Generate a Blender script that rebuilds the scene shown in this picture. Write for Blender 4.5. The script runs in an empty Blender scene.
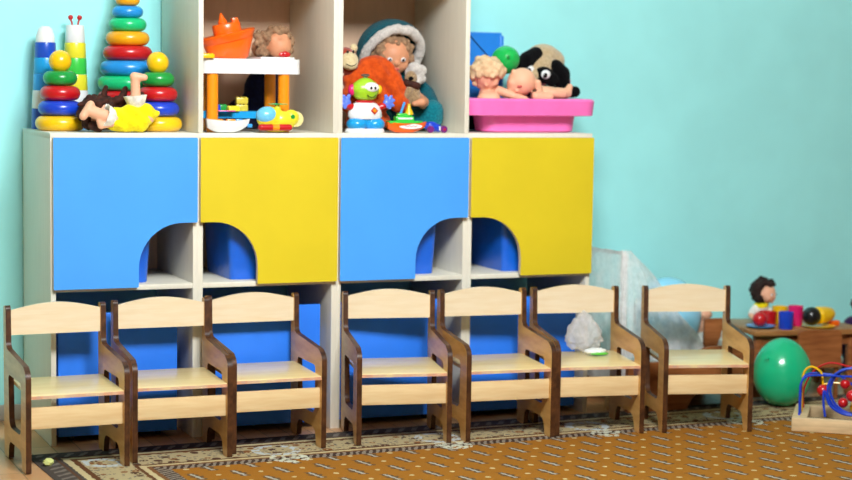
import bpy, bmesh, math, random
from mathutils import Vector, Matrix, Euler
random.seed(7)
SC = bpy.context.scene
COL = SC.collection
PI = math.pi
R = math.radians

# ------------------------------------------------------------------ materials
def lin(c):
    f = lambda v: v / 12.92 if v <= .04045 else ((v + .055) / 1.055) ** 2.4
    return tuple(f(v / 255.0) for v in c) + (1.0,)

class NB:
    """small helper for building node expressions"""
    def __init__(s, m):
        s.m = m; s.t = m.node_tree; s.n = s.t.nodes; s.l = s.t.links
    def put(s, sock, v):
        if hasattr(v, 'is_output'):
            s.l.new(v, sock)
        else:
            sock.default_value = v
    def math(s, op, a, b=0.0, c=0.0):
        n = s.n.new('ShaderNodeMath'); n.operation = op
        s.put(n.inputs[0], a); s.put(n.inputs[1], b)
        if op in ('MULTIPLY_ADD', 'COMPARE', 'SMOOTH_MIN', 'WRAP'): s.put(n.inputs[2], c)
        return n.outputs[0]
    def mix(s, f, a, b):
        n = s.n.new('ShaderNodeMix'); n.data_type = 'RGBA'
        s.put(n.inputs[0], f); s.put(n.inputs[6], a); s.put(n.inputs[7], b)
        return n.outputs[2]
    def lt(s, a, b): return s.math('LESS_THAN', a, b)
    def gt(s, a, b): return s.math('GREATER_THAN', a, b)
    def band(s, v, a, b): return s.math('MULTIPLY', s.gt(v, a), s.lt(v, b))
    def coord(s, scale=(1, 1, 1), rot=(0, 0, 0), kind='Object'):
        tc = s.n.new('ShaderNodeTexCoord'); mp = s.n.new('ShaderNodeMapping')
        mp.inputs['Scale'].default_value = scale; mp.inputs['Rotation'].default_value = rot
        s.l.new(tc.outputs[kind], mp.inputs[0]); return mp.outputs[0]
    def noise(s, vec, scale, detail=3, rough=.55):
        n = s.n.new('ShaderNodeTexNoise'); s.l.new(vec, n.inputs['Vector'])
        n.inputs['Scale'].default_value = scale; n.inputs['Detail'].default_value = detail
        n.inputs['Roughness'].default_value = rough
        return n.outputs[0]

def newmat(name):
    m = bpy.data.materials.new(name); m.use_nodes = True
    return m, m.node_tree.nodes['Principled BSDF'], NB(m)

def mat(name, c, rough=.45, spec=.5, var=.04, scale=30, bump=0, bscale=120, sheen=0, stretch=(1, 1, 1), c2=None, coat=0, sss=0):
    m, p, b = newmat(name)
    v = b.coord(stretch)
    f = b.noise(v, scale)
    base = lin(c)
    if c2 is None:
        lo = tuple(x * (1 - var * 2) for x in base[:3]) + (1,)
        hi = tuple(min(1, x * (1 + var * 2)) for x in base[:3]) + (1,)
    else:
        lo, hi = lin(c2), base
    r = b.n.new('ShaderNodeMapRange'); r.inputs[1].default_value = .35; r.inputs[2].default_value = .65
    b.l.new(f, r.inputs[0])
    b.l.new(b.mix(r.outputs[0], lo, hi), p.inputs['Base Color'])
    p.inputs['Roughness'].default_value = rough
    p.inputs['Specular IOR Level'].default_value = spec
    if sheen: p.inputs['Sheen Weight'].default_value = sheen
    if coat: p.inputs['Coat Weight'].default_value = coat; p.inputs['Coat Roughness'].default_value = .15
    if sss:
        p.inputs['Subsurface Weight'].default_value = sss
        p.inputs['Subsurface Radius'].default_value = (.02, .01, .006)
        p.inputs['Subsurface Scale'].default_value = .3
    if bump:
        bn = b.n.new('ShaderNodeBump'); bn.inputs['Strength'].default_value = bump; bn.inputs['Distance'].default_value = .004
        b.l.new(b.noise(v, bscale, 4), bn.inputs['Height']); b.l.new(bn.outputs[0], p.inputs['Normal'])
    return m

def plastic(name, c, rough=.3): return mat(name, c, rough, .5, .02, 20, coat=.25)
def fuzzy(name, c, c2=None): return mat(name, c, .95, .1, .18, 160, .9, 420, .4, c2=c2)
def cloth(name, c, c2=None): return mat(name, c, .9, .15, .07, 60, .35, 260, .15, c2=c2)

M = {}
M['wall_b'] = mat('beige wall paint', (176, 152, 122), .7, .2, .02, 3)
M['ceil'] = mat('white ceiling paint', (205, 205, 200), .8, .2, .01, 3)
M['wall'] = mat('teal wall paint', (166, 243, 244), .6, .3, .02, 3, .05, 60)
M['lam'] = mat('pale laminate board', (228, 224, 208), .45, .4, .012, 6, 0, stretch=(8, 8, 1))
M['lam_in'] = mat('beige laminate back', (230, 194, 164), .5, .35, .015, 6, stretch=(8, 8, 1))
M['blue_door'] = mat('sky blue laminate', (74, 162, 252), .4, .4, .015, 4)
M['yellow_door'] = mat('yellow laminate', (218, 197, 38), .4, .4, .015, 4)
M['edge'] = mat('beige edge band', (216, 204, 184), .5, .4, .04, 20)
M['bin'] = mat('blue bin board', (46, 128, 248), .42, .4, .03, 5)
M['binp'] = plastic('royal blue plastic bin', (14, 104, 228), .35)
M['birch'] = mat('birch plywood', (236, 220, 190), .42, .45, .05, 7, 0, stretch=(1, 1, 9), c2=(230, 210, 174), coat=.1)
M['rail'] = mat('honey birch rail', (232, 206, 156), .42, .45, .05, 7, 0, stretch=(1, 1, 9), c2=(222, 190, 138), coat=.1)
M['seat'] = mat('varnished seat plywood', (240, 219, 162), .3, .5, .05, 5, 0, stretch=(1, 8, 8), c2=(232, 206, 144), coat=.35)
M['ply'] = mat('varnished side plywood', (226, 180, 106), .36, .35, .08, 8, stretch=(1, 1, 5), c2=(204, 152, 82), coat=.15)
M['plyedge'] = mat('dark plywood edge', (90, 54, 28), .42, .4, .15, 40, c2=(56, 31, 15))
M['wood'] = mat('brown doll furniture wood', (166, 102, 56), .45, .4, .1, 8, stretch=(1, 8, 8), c2=(134, 76, 38))
M['wood_top'] = mat('tan table board', (184, 130, 76), .4, .45, .08, 6, stretch=(1, 8, 8), c2=(142, 92, 48))
M['pine'] = mat('pale pine frame', (214, 186, 142), .5, .4, .06, 8, stretch=(1, 9, 9))
M['skirt'] = mat('grey white skirting', (186, 184, 176), .5, .4, .03, 6)
M['skin'] = mat('doll vinyl skin', (240, 182, 148), .5, .35, .02, 10, sss=.1)
M['skin_d'] = mat('tan doll skin', (214, 150, 112), .5, .35, .02, 10, sss=.1)
for k, c in dict(y=(247, 196, 12), b=(22, 66, 200), r=(196, 20, 28), g=(20, 150, 62), o=(244, 168, 16), t=(20, 196, 120), s=(30, 144, 222),
                 w=(236, 238, 238), ly=(236, 226, 52), lg=(62, 206, 74), lb=(44, 158, 236), db=(22, 78, 196), or_=(255, 104, 14),
                 org=(250, 150, 20), pk=(255, 96, 178), hp=(232, 30, 112), lime=(164, 214, 46), bh=(96, 128, 232), aqua=(24, 158, 226), cyan=(110, 198, 240),
                 k=(18, 18, 22), pu=(120, 40, 120), dr=(150, 22, 26), cr=(232, 218, 150), oy=(216, 196, 66), nv=(18, 26, 74)).items():
    M[k] = plastic('plastic ' + k, c)
M['basin'] = plastic('pink plastic basin', (255, 118, 196), .35)
M['metal'] = mat('grey metal', (150, 155, 158), .3, .6, .03, 20); M['metal'].node_tree.nodes['Principled BSDF'].inputs['Metallic'].default_value = .8
M['whitewood'] = mat('white painted rail', (226, 224, 222), .5, .4, .02, 10)
M['hair_br'] = mat('dark brown doll hair', (78, 36, 24), .7, .3, .25, 60, .8, 260, c2=(46, 20, 14))
M['hair_dk'] = mat('near black doll hair', (44, 26, 22), .7, .3, .25, 60, .8, 260)
M['hair_bg'] = mat('ash blond doll hair', (168, 134, 102), .7, .3, .2, 60, .8, 260, c2=(132, 100, 74))
M['hair_cr'] = mat('cream doll hair', (236, 206, 164), .8, .2, .12, 60, .8, 260, c2=(222, 178, 136))
M['yel_cloth'] = cloth('lemon dress cloth', (248, 226, 20))
M['lace'] = cloth('white lace', (238, 236, 228))
M['teal_cloth'] = mat('teal plush coat', (10, 100, 114), .95, .1, .18, 160, .9, 420, .08, c2=(7, 76, 90))
M['teal_lt'] = mat('turquoise plush trousers', (18, 130, 144), .95, .1, .18, 160, .9, 420, .1, c2=(12, 102, 118))
M['fur_w'] = fuzzy('white fur trim', (226, 220, 212), (196, 190, 184))
M['or_cloth'] = cloth('orange knit', (216, 84, 22), (188, 64, 12))
M['fur_bk'] = mat('black plush', (14, 13, 16), .95, .08, .18, 160, .9, 420, .04, c2=(7, 7, 9))
M['fur_bg'] = fuzzy('beige plush', (216, 192, 152), (188, 160, 120))
M['fur_tan'] = fuzzy('pale tan plush', (176, 148, 110), (140, 112, 80))
M['fur_cr'] = fuzzy('cream plush', (232, 214, 168), (214, 192, 144))
M['fur_rb'] = fuzzy('red brown plush', (176, 62, 30), (140, 44, 22))
M['navy'] = cloth('navy cloth', (20, 26, 66), (12, 16, 44))
M['purple'] = cloth('dark purple cloth', (62, 30, 82), (40, 18, 58))
M['eye_w'] = plastic('eye white', (240, 240, 240), .2)
M['eye_k'] = plastic('eye dark', (24, 22, 26), .15)
M['lip'] = mat('doll lips', (206, 92, 84), .4)
M['folder'] = plastic('blue folder plastic', (36, 132, 228), .35)
M['paper'] = mat('yellow green paper', (214, 222, 140), .8, .2, .05, 30)
M['packet_w'] = mat('white packet film', (236, 240, 236), .3, .5, .03, 30)
M['packet_g'] = mat('green packet film', (98, 200, 70), .3, .5, .03, 30)

def balloon_mat(name, c):
    m, p, b = newmat(name)
    p.inputs['Base Color'].default_value = lin(c)
    p.inputs['Roughness'].default_value = .22; p.inputs['Coat Weight'].default_value = .5
    p.inputs['Coat Roughness'].default_value = .08
    p.inputs['Subsurface Weight'].default_value = .25; p.inputs['Subsurface Radius'].default_value = (.05, .05, .05)
    return m
M['bal_g'] = balloon_mat('green balloon rubber', (26, 188, 132))
M['bal_b'] = balloon_mat('pale blue balloon rubber', (150, 220, 252))
M['bal_s'] = balloon_mat('bright green balloon rubber', (24, 186, 84))

def sheer(name, c, alpha):
    m, p, b = newmat(name)
    out = b.n['Material Output']; b.n.remove(p)
    tr = b.n.new('ShaderNodeBsdfTransparent'); df = b.n.new('ShaderNodeBsdfDiffuse'); tl = b.n.new('ShaderNodeBsdfTranslucent')
    df.inputs[0].default_value = lin(c); tl.inputs[0].default_value = lin(c)
    mx = b.n.new('ShaderNodeMixShader'); mx.inputs[0].default_value = .4
    b.l.new(df.outputs[0], mx.inputs[1]); b.l.new(tl.outputs[0], mx.inputs[2])
    m2 = b.n.new('ShaderNodeMixShader')
    r = b.n.new('ShaderNodeMapRange'); r.inputs[1].default_value = .3; r.inputs[2].default_value = .7
    r.inputs[3].default_value = alpha - .15; r.inputs[4].default_value = alpha + .15
    b.l.new(b.noise(b.coord(), 30), r.inputs[0])
    b.l.new(r.outputs[0], m2.inputs[0]); b.l.new(tr.outputs[0], m2.inputs[1]); b.l.new(mx.outputs[0], m2.inputs[2])
    b.l.new(m2.outputs[0], out.inputs[0])
    return m
M['tulle'] = sheer('white tulle', (255, 255, 255), .64)
M['film'] = sheer('crumpled white film', (253, 253, 253), .46)

def floor_mat():
    m, p, b = newmat('laminate floor')
    v = b.coord((1, 1, 1), (0, 0, R(90)))
    br = b.n.new('ShaderNodeTexBrick'); b.l.new(v, br.inputs[0])
    br.inputs['Color1'].default_value = lin((214, 166, 116)); br.inputs['Color2'].default_value = lin((186, 126, 76))
    br.inputs['Mortar'].default_value = lin((84, 52, 30)); br.inputs['Scale'].default_value = 1
    br.inputs['Mortar Size'].default_value = .0015; br.inputs['Brick Width'].default_value = .34; br.inputs['Row Height'].default_value = .075
    br.offset = .5
    n = b.noise(b.coord((18, 2, 1)), 5, 5)
    b.l.new(b.mix(b.math('MULTIPLY', n, .45), br.outputs[0], lin((212, 158, 104))), p.inputs['Base Color'])
    p.inputs['Roughness'].default_value = .35
    return m

RW, RH = 3.7, 2.5
def rug_mat():
    m, p, b = newmat('patterned carpet')
    tc = b.n.new('ShaderNodeTexCoord'); sp = b.n.new('ShaderNodeSeparateXYZ'); b.l.new(tc.outputs['Object'], sp.inputs[0])
    obj = tc.outputs['Object']
    wob = b.n.new('ShaderNodeTexNoise'); wob.inputs['Scale'].default_value = 45; b.l.new(obj, wob.inputs['Vector'])
    w0 = b.math('MULTIPLY', b.math('SUBTRACT', wob.outputs[0], .5), .012)
    u = b.math('ADD', sp.outputs[0], w0); vv = b.math('ADD', b.math('MULTIPLY', sp.outputs[1], -1), w0)
    # distance to the nearest edge and position along that edge
    du = b.math('MINIMUM', u, b.math('SUBTRACT', RW, u)); dv = b.math('MINIMUM', vv, b.math('SUBTRACT', RH, vv))
    d = b.math('MINIMUM', du, dv)
    isu = b.lt(du, dv)
    al = b.math('ADD', b.math('MULTIPLY', isu, vv), b.math('MULTIPLY', b.math('SUBTRACT', 1, isu), u))
    slate, cream, brown, orange = lin((78, 70, 64)), lin((196, 180, 136)), lin((100, 64, 38)), lin((190, 116, 30))
    pale = lin((206, 206, 190))
    # outer slate band with lighter dashes
    sdash = b.math('MULTIPLY', b.lt(b.math('FRACT', b.math('ADD', b.math('MULTIPLY', al, 22), b.math('MULTIPLY', d, 14))), .38), b.band(d, .02, .065))
    col = b.mix(sdash, slate, lin((120, 112, 102)))
    col = b.mix(b.band(d, .066, .074), col, lin((96, 66, 46)))
    col = b.mix(b.band(d, .085, .106), col, cream)
    col = b.mix(b.band(d, .106, .124), col, brown)
    # floral band
    vo = b.n.new('ShaderNodeTexVoronoi'); vo.inputs['Scale'].default_value = 29; b.l.new(obj, vo.inputs['Vector'])
    vo2 = b.n.new('ShaderNodeTexVoronoi'); vo2.inputs['Scale'].default_value = 60; b.l.new(obj, vo2.inputs['Vector'])
    sc = b.n.new('ShaderNodeSeparateColor'); b.l.new(vo.outputs['Color'], sc.inputs[0])
    fl = b.mix(b.lt(vo2.outputs['Distance'], .28), lin((178, 162, 122)), lin((88, 86, 84)))
    blob = b.mix(b.gt(sc.outputs[0], .45), lin((132, 84, 44)), lin((86, 60, 46)))
    fl = b.mix(b.lt(vo.outputs['Distance'], b.math('MULTIPLY_ADD', sc.outputs[1], .25, .22)), fl, blob)
    fl = b.mix(b.lt(vo.outputs['Distance'], .12), fl, cream)
    col = b.mix(b.band(d, .124, .255), col, fl)
    col = b.mix(b.band(d, .255, .268), col, brown)
    col = b.mix(b.band(d, .268, .286), col, cream)
    zz = b.lt(b.math('FRACT', b.math('ADD', b.math('MULTIPLY', al, 46), b.math('MULTIPLY', d, 22))), .5)
    zc = b.mix(zz, lin((70, 54, 46)), lin((140, 128, 112)))
    col = b.mix(b.band(d, .286, .30), col, lin((124, 84, 48)))
    col = b.mix(b.band(d, .30, .345), col, zc)
    # field with sprigs and dots
    fx = b.math('SUBTRACT', u, .06); fy = vv
    ry = b.math('DIVIDE', fy, .1025); row = b.math('FLOOR', ry)
    cy = b.math('MULTIPLY', b.math('SUBTRACT', b.math('SUBTRACT', ry, row), .5), .1025)
    rx = b.math('ADD', b.math('DIVIDE', fx, .129), b.math('MULTIPLY', row, .5))
    cx = b.math('MULTIPLY', b.math('SUBTRACT', b.math('FRACT', rx), .5), .129)
    cx2 = b.math('ABSOLUTE', b.math('SUBTRACT', cx, b.math('MULTIPLY', cy, .19)))
    ay = b.math('ABSOLUTE', cy)
    inlen = b.lt(ay, .043)
    wav = b.math('MULTIPLY_ADD', b.math('SINE', b.math('MULTIPLY', cy, 230)), .004, .0130)
    body = b.math('MULTIPLY', inlen, b.lt(cx2, wav))
    core = b.math('MULTIPLY', b.lt(ay, .038), b.lt(cx2, b.math('MULTIPLY', wav, .36)))
    bar = b.math('MULTIPLY', b.lt(ay, .007), b.lt(cx2, .021))
    fc = b.mix(b.noise(obj, 320, 2), lin((146, 92, 26)), lin((168, 112, 40)))
    fc = b.mix(b.math('MAXIMUM', body, bar), fc, lin((104, 78, 50)))
    fc = b.mix(core, fc, lin((172, 168, 154)))
    ex = b.math('SUBTRACT', .0645, b.math('ABSOLUTE', cx))
    dd = b.math('ADD', b.math('MULTIPLY', ex, ex), b.math('MULTIPLY', cy, cy))
    fc = b.mix(b.lt(dd, .00007), fc, lin((200, 184, 132)))
    col = b.mix(b.gt(d, .345), col, fc)
    # pale flower clusters along the inner border
    ca = b.math('MULTIPLY', b.math('SUBTRACT', b.math('FRACT', b.math('ADD', b.math('DIVIDE', al, .545), .18)), .5), .545)
    cd = b.math('SUBTRACT', d, .315)
    cdist = b.math('SQRT', b.math('ADD', b.math('MULTIPLY', ca, ca), b.math('MULTIPLY', b.math('MULTIPLY', cd, cd), .7)))
    petals = b.math('MULTIPLY', b.lt(cdist, .058), b.lt(vo2.outputs['Distance'], .52))
    col = b.mix(petals, col, lin((204, 206, 184)))
    ccd = b.math('SUBTRACT', d, .20)
    c3 = b.math('SQRT', b.math('ADD', b.math('MULTIPLY', ca, ca), b.math('MULTIPLY', ccd, ccd)))
    ring = b.math('MULTIPLY', b.band(c3, .05, .075), b.lt(vo2.outputs['Distance'], .6))
    col = b.mix(ring, col, lin((190, 198, 196)))
    b.l.new(col, p.inputs['Base Color'])
    p.inputs['Roughness'].default_value = .95; p.inputs['Specular IOR Level'].default_value = .1
    bn = b.n.new('ShaderNodeBump'); bn.inputs['Strength'].default_value = .5; bn.inputs['Distance'].default_value = .003
    b.l.new(b.noise(obj, 420, 2), bn.inputs['Height']); b.l.new(bn.outputs[0], p.inputs['Normal'])
    return m

def seat_edge_mat():
    m, p, b = newmat('worn painted seat edge')
    n = b.noise(b.coord((1, .1, .1)), 16, 3)
    cr = b.n.new('ShaderNodeValToRGB'); b.l.new(n, cr.inputs[0])
    e = cr.color_ramp; e.elements[0].position = .32; e.elements[0].color = lin((168, 160, 160)); e.elements[1].position = .7; e.elements[1].color = lin((224, 200, 150))
    x = e.elements.new(.45); x.color = lin((216, 160, 124)); x = e.elements.new(.56); x.color = lin((214, 180, 150))
    b.l.new(cr.outputs[0], p.inputs['Base Color']); p.inputs['Roughness'].default_value = .45
    return m
M['seatedge'] = seat_edge_mat()

# ------------------------------------------------------------------ object helpers
def link(name, me, m=None, parent=None, loc=(0, 0, 0), rot=(0, 0, 0)):
    me.name = name
    o = bpy.data.objects.new(name, me); COL.objects.link(o)
    if m is not None:
        ms = m if isinstance(m, (list, tuple)) else [m]
        while len(me.materials) > len(ms): me.materials.pop()
        for i, x in enumerate(ms):
            x = M[x] if isinstance(x, str) else x
            if i < len(me.materials): me.materials[i] = x
            else: me.materials.append(x)
    o.location = loc; o.rotation_euler = rot
    if parent: o.parent = parent
    return o
def tag(o, label, cat, group=None, kind=None):
    if label: o['label'] = label
    if cat: o['category'] = cat
    if group: o['group'] = group
    if kind: o['kind'] = kind
    return o
def thing(name, label, cat, loc, rz=0, group=None):
    o = bpy.data.objects.new(name, None); COL.objects.link(o)
    o.location = loc; o.rotation_euler = (0, 0, rz); o.empty_display_size = .05
    return tag(o, label, cat, group)
def fin(bm, smooth=True, angle=35):
    me = bpy.data.meshes.new('m')
    bmesh.ops.recalc_face_normals(bm, faces=bm.faces)
    bm.to_mesh(me); bm.free()
    if smooth:
        for p in me.polygons: p.use_smooth = True
        try: me.set_sharp_from_angle(angle=R(angle))
        except Exception: pass
    return me
def xf(bm, verts, loc=(0, 0, 0), rot=(0, 0, 0), scale=(1, 1, 1)):
    mt = Matrix.Translation(loc) @ Euler(rot).to_matrix().to_4x4() @ Matrix.Diagonal(tuple(scale) + (1,))
    bmesh.ops.transform(bm, matrix=mt, verts=verts)
def a_box(bm, lo, hi, bev=.0015, rot=(0, 0, 0), seg=2, mi=0):
    r = bmesh.ops.create_cube(bm, size=1); vs = r['verts']
    c = [(a + b) / 2 for a, b in zip(lo, hi)]; s = [abs(b - a) for a, b in zip(lo, hi)]
    xf(bm, vs, scale=s)
    fs = set(f for v in vs for f in v.link_faces)
    if bev:
        es = list(set(e for v in vs for e in v.link_edges))
        rr = bmesh.ops.bevel(bm, geom=es, offset=bev, segments=seg, affect='EDGES', profile=.5)
        vs = list(set(vs) | set(rr['verts'])); vs = [v for v in vs if v.is_valid]
        fs = set(f for v in vs for f in v.link_faces)
    xf(bm, vs, loc=c, rot=rot)
    for f in fs: f.material_index = mi
    return vs
def a_lathe(bm, prof, seg=32, loc=(0, 0, 0), rot=(0, 0, 0), scale=(1, 1, 1), mi=0):
    rings = []
    nv = []
    for r, z in prof:
        if r < 1e-6:
            v = bm.verts.new((0, 0, z)); rings.append([v]); nv.append(v)
        else:
            ring = [bm.verts.new((r * math.cos(2 * PI * i / seg), r * math.sin(2 * PI * i / seg), z)) for i in range(seg)]
            rings.append(ring); nv += ring
    for a, b in zip(rings[:-1], rings[1:]):
        for i in range(seg):
            j = (i + 1) % seg
            if len(a) == 1 and len(b) == 1: continue
            if len(a) == 1: f = bm.faces.new((a[0], b[i], b[j]))
            elif len(b) == 1: f = bm.faces.new((a[i], a[j], b[0]))
            else: f = bm.faces.new((a[i], a[j], b[j], b[i]))
            f.material_index = mi
    for k in (0, -1):
        if len(rings[k]) > 1 and rings[0] is not rings[-1]:
            f = bm.faces.new(rings[k]); f.material_index = mi
    xf(bm, nv, loc, rot, scale)
    return nv
def a_ring(bm, R0, h, loc=(0, 0, 0), seg=40, hole=.012):
    """fat stacking ring with rounded side"""
    k = h / 2; prof = []
    prof.append((hole, 0)); prof.append((R0 - k, 0))
    for i in range(1, 12):
        a = -PI / 2 + PI * i / 12
        prof.append((R0 - k + k * math.cos(a), k + k * math.sin(a)))
    prof.append((R0 - k, h)); prof.append((hole, h))
    vs = []
    rings = []
    for r, z in prof:
        rings.append([bm.verts.new((r * math.cos(2 * PI * i / seg), r * math.sin(2 * PI * i / seg), z)) for i in range(seg)])
    rings.append(rings[0])
    for a, b in zip(rings[:-1], rings[1:]):
        for i in range(seg):
            j = (i + 1) % seg
            bm.faces.new((a[i], a[j], b[j], b[i]))
    for r in rings[:-1]: vs += r
    xf(bm, vs, loc)
def a_ball(bm, c, r, sub=3, rot=(0, 0, 0), mi=0):
    rr = r if isinstance(r, (tuple, list)) else (r, r, r)
    g = bmesh.ops.create_icosphere(bm, subdivisions=sub, radius=1)
    xf(bm, g['verts'], c, rot, rr)
    for f in set(f for v in g['verts'] for f in v.link_faces): f.material_index = mi
    return g['verts']
def a_tube(bm, pts, r, seg=10, closed=False, mi=0):
    pts = [Vector(p) for p in pts]; n = len(pts)
    rs = r if isinstance(r, (list, tuple)) else [r] * n
    rings = []; prev = None
    for i, p in enumerate(pts):
        if closed: t = (pts[(i + 1) % n] - pts[i - 1])
        else: t = pts[min(i + 1, n - 1)] - pts[max(i - 1, 0)]
        t.normalize()
        if prev is None:
            a = Vector((0, 0, 1)) if abs(t.z) < .9 else Vector((1, 0, 0))
            nrm = t.cross(a).normalized()
        else:
            nrm = (prev - t * prev.dot(t)).normalized()
        prev = nrm; bi = t.cross(nrm)
        rings.append([bm.verts.new(p + rs[i] * (nrm * math.cos(2 * PI * k / seg) + bi * math.sin(2 * PI * k / seg))) for k in range(seg)])
    fs = []
    pairs = list(zip(rings[:-1], rings[1:]))
    if closed: pairs.append((rings[-1], rings[0]))
    for a, b in pairs:
        for k in range(seg):
            j = (k + 1) % seg
            fs.append(bm.faces.new((a[k], a[j], b[j], b[k])))
    if not closed: fs.append(bm.faces.new(rings[0])); fs.append(bm.faces.new(rings[-1]))
    for f in fs: f.material_index = mi
def spline(pts, n=8):
    pts = [Vector(p) for p in pts]; out = []
    for i in range(len(pts) - 1):
        p0 = pts[max(i - 1, 0)]; p1 = pts[i]; p2 = pts[i + 1]; p3 = pts[min(i + 2, len(pts) - 1)]
        for k in range(n):
            t = k / n
            out.append(.5 * ((2 * p1) + (p2 - p0) * t + (2 * p0 - 5 * p1 + 4 * p2 - p3) * t * t + (3 * p1 - p0 - 3 * p2 + p3) * t ** 3))
    out.append(pts[-1]); return out
def rounded(pts, n=5):
    """pts: (x, y, radius) -> polygon with rounded corners"""
    out = []; N = len(pts)
    for i in range(N):
        p = Vector(pts[i][:2]); r = pts[i][2] if len(pts[i]) > 2 else 0
        if r <= 0: out.append(p); continue
        a = (Vector(pts[i - 1][:2]) - p); c = (Vector(pts[(i + 1) % N][:2]) - p)
        ang = a.angle(c); t = min(r / math.tan(ang / 2), a.length * (.49 if r < .1 else .75), c.length * (.49 if r < .1 else .75)); r2 = t * math.tan(ang / 2)
        a.normalize(); c.normalize()
        ctr = p + (a + c).normalized() * (r2 / math.sin(ang / 2))
        s = p + a * t - ctr; e = p + c * t - ctr
        a0 = math.atan2(s.y, s.x); a1 = math.atan2(e.y, e.x); da = (a1 - a0 + PI) % (2 * PI) - PI
        for k in range(n + 1):
            q = a0 + da * k / n; out.append(ctr + Vector((math.cos(q), math.sin(q))) * r2)
    return out
def a_prism(bm, outer, holes, t0, t1, plane='yz', side_mi=1, cap_mi=0, bev=0):
    """polygon (with holes) extruded between t0 and t1 along the missing axis"""
    def P(p, t):
        if plane == 'yz': return (t, p[0], p[1])
        if plane == 'xz': return (p[0], t, p[1])
        return (p[0], p[1], t)
    b2 = bmesh.new(); loops = []
    for lp in [outer] + list(holes):
        vs = [b2.verts.new(P(p, t0)) for p in lp]; es = []
        for i in range(len(vs)): es.append(b2.edges.new((vs[i], vs[(i + 1) % len(vs)])))
        loops.append((vs, es))
    bmesh.ops.triangle_fill(b2, edges=[e for _, es in loops for e in es], use_beauty=True, use_dissolve=False)
    base = list(b2.faces)
    tops = {}
    for v in list(b2.verts):
        q = [c for c in v.co]; q[{'yz': 0, 'xz': 1, 'xy': 2}[plane]] = t1
        tops[v] = b2.verts.new(q)
    for f in base:
        g = b2.faces.new([tops[v] for v in reversed(f.verts)]); g.material_index = cap_mi; f.material_index = cap_mi
    for vs, es in loops:
        for i in range(len(vs)):
            a, c = vs[i], vs[(i + 1) % len(vs)]
            g = b2.faces.new((a, c, tops[c], tops[a])); g.material_index = side_mi
    bmesh.ops.recalc_face_normals(b2, faces=b2.faces)
    me = bpy.data.meshes.new('tmp'); b2.to_mesh(me); b2.free()
    bm.from_mesh(me); bpy.data.meshes.remove(me)
def BM(fn, *a, **k):
    bm = bmesh.new(); fn(bm, *a, **k); return bm
def obj(name, bm, m, parent=None, loc=(0, 0, 0), rot=(0, 0, 0), smooth=True, angle=35):
    return link(name, fin(bm, smooth, angle), m, parent, loc, rot)
def blob(prims, vox=.004, sm=6, jitter=0):
    """one continuous skin over spheres / tapered capsules / ellipsoids"""
    bm = bmesh.new()
    for p in prims:
        if len(p) == 2 and isinstance(p[1], (int, float)):
            a_ball(bm, p[0], p[1], 2)
        elif len(p) == 2:
            a_ball(bm, p[0], p[1], 3)
        elif len(p) == 3:
            a_ball(bm, p[0], p[1], 3, p[2])
        else:
            a, ra, b, rb = p; a = Vector(a); b = Vector(b)
            n = max(2, int((b - a).length / (min(ra, rb) * .4)) + 1)
            for i in range(n + 1):
                t = i / n; a_ball(bm, a.lerp(b, t), ra + (rb - ra) * t, 2)
    me = bpy.data.meshes.new('b'); bm.to_mesh(me); bm.free()
    o = bpy.data.objects.new('b', me); COL.objects.link(o)
    md = o.modifiers.new('r', 'REMESH'); md.mode = 'VOXEL'; md.voxel_size = vox; md.use_smooth_shade = True
    if sm:
        s = o.modifiers.new('s', 'SMOOTH'); s.factor = .5; s.iterations = sm
    dg = bpy.context.evaluated_depsgraph_get(); dg.update()
    me2 = bpy.data.meshes.new_from_object(o.evaluated_get(dg))
    bpy.data.objects.remove(o); bpy.data.meshes.remove(me)
    for p in me2.polygons: p.use_smooth = True
    return me2
def bobj(name, prims, m, parent=None, vox=.004, sm=6, loc=(0, 0, 0), rot=(0, 0, 0)):
    return link(name, blob(prims, vox, sm), m, parent, loc, rot)
def copy_tree(o, parent=None):
    c = o.copy(); COL.objects.link(c)
    if parent: c.parent = parent
    for ch in list(o.children): copy_tree(ch, c)
    return c
def struct(name, bm, m, label=None):
    o = obj(name, bm, m); o['kind'] = 'structure'
    return o
def ico_dirs(n):
    out = []
    for i in range(n):
        z = 1 - 2 * (i + .5) / n; a = i * PI * (3 - 5 ** .5); r = math.sqrt(1 - z * z)
        out.append(Vector((r * math.cos(a), r * math.sin(a), z)))
    return out
def curls(c, r, n, cr, keep, jit=.25):
    """lumps of hair spread over a head: list of blob prims"""
    rr = r if isinstance(r, (tuple, list)) else (r, r, r)
    out = []
    for d in ico_dirs(n):
        if not keep(d): continue
        k = 1 + random.uniform(-jit, jit) * .5
        p = Vector(c) + Vector((d.x * rr[0], d.y * rr[1], d.z * rr[2])) * k
        out.append((tuple(p), cr * random.uniform(.75, 1.25)))
    return out
def face(parent, c, r, rot=(0, 0, 0), eye=.13, mouth=True, lip='lip'):
    """eyes and mouth as parts on a head whose face looks towards -y before rot"""
    q = Euler(rot).to_matrix(); c = Vector(c)
    for s in (-1, 1):
        p = c + q @ Vector((s * .36 * r, -.86 * r, .05 * r))
        e = obj('eye', BM(a_ball, (0, 0, 0), (eye * r * 1.15, eye * r * .7, eye * r), 2), 'eye_w', parent, p, rot)
        obj('pupil', BM(a_ball, (0, -eye * r * .45, 0), (eye * r * .62, eye * r * .4, eye * r * .72), 2), 'eye_k', e)
    if mouth:
        p = c + q @ Vector((0, -.9 * r, -.45 * r))
        obj('mouth', BM(a_ball, (0, 0, 0), (.2 * r, .08 * r, .07 * r), 2), lip, parent, p, rot)
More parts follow.
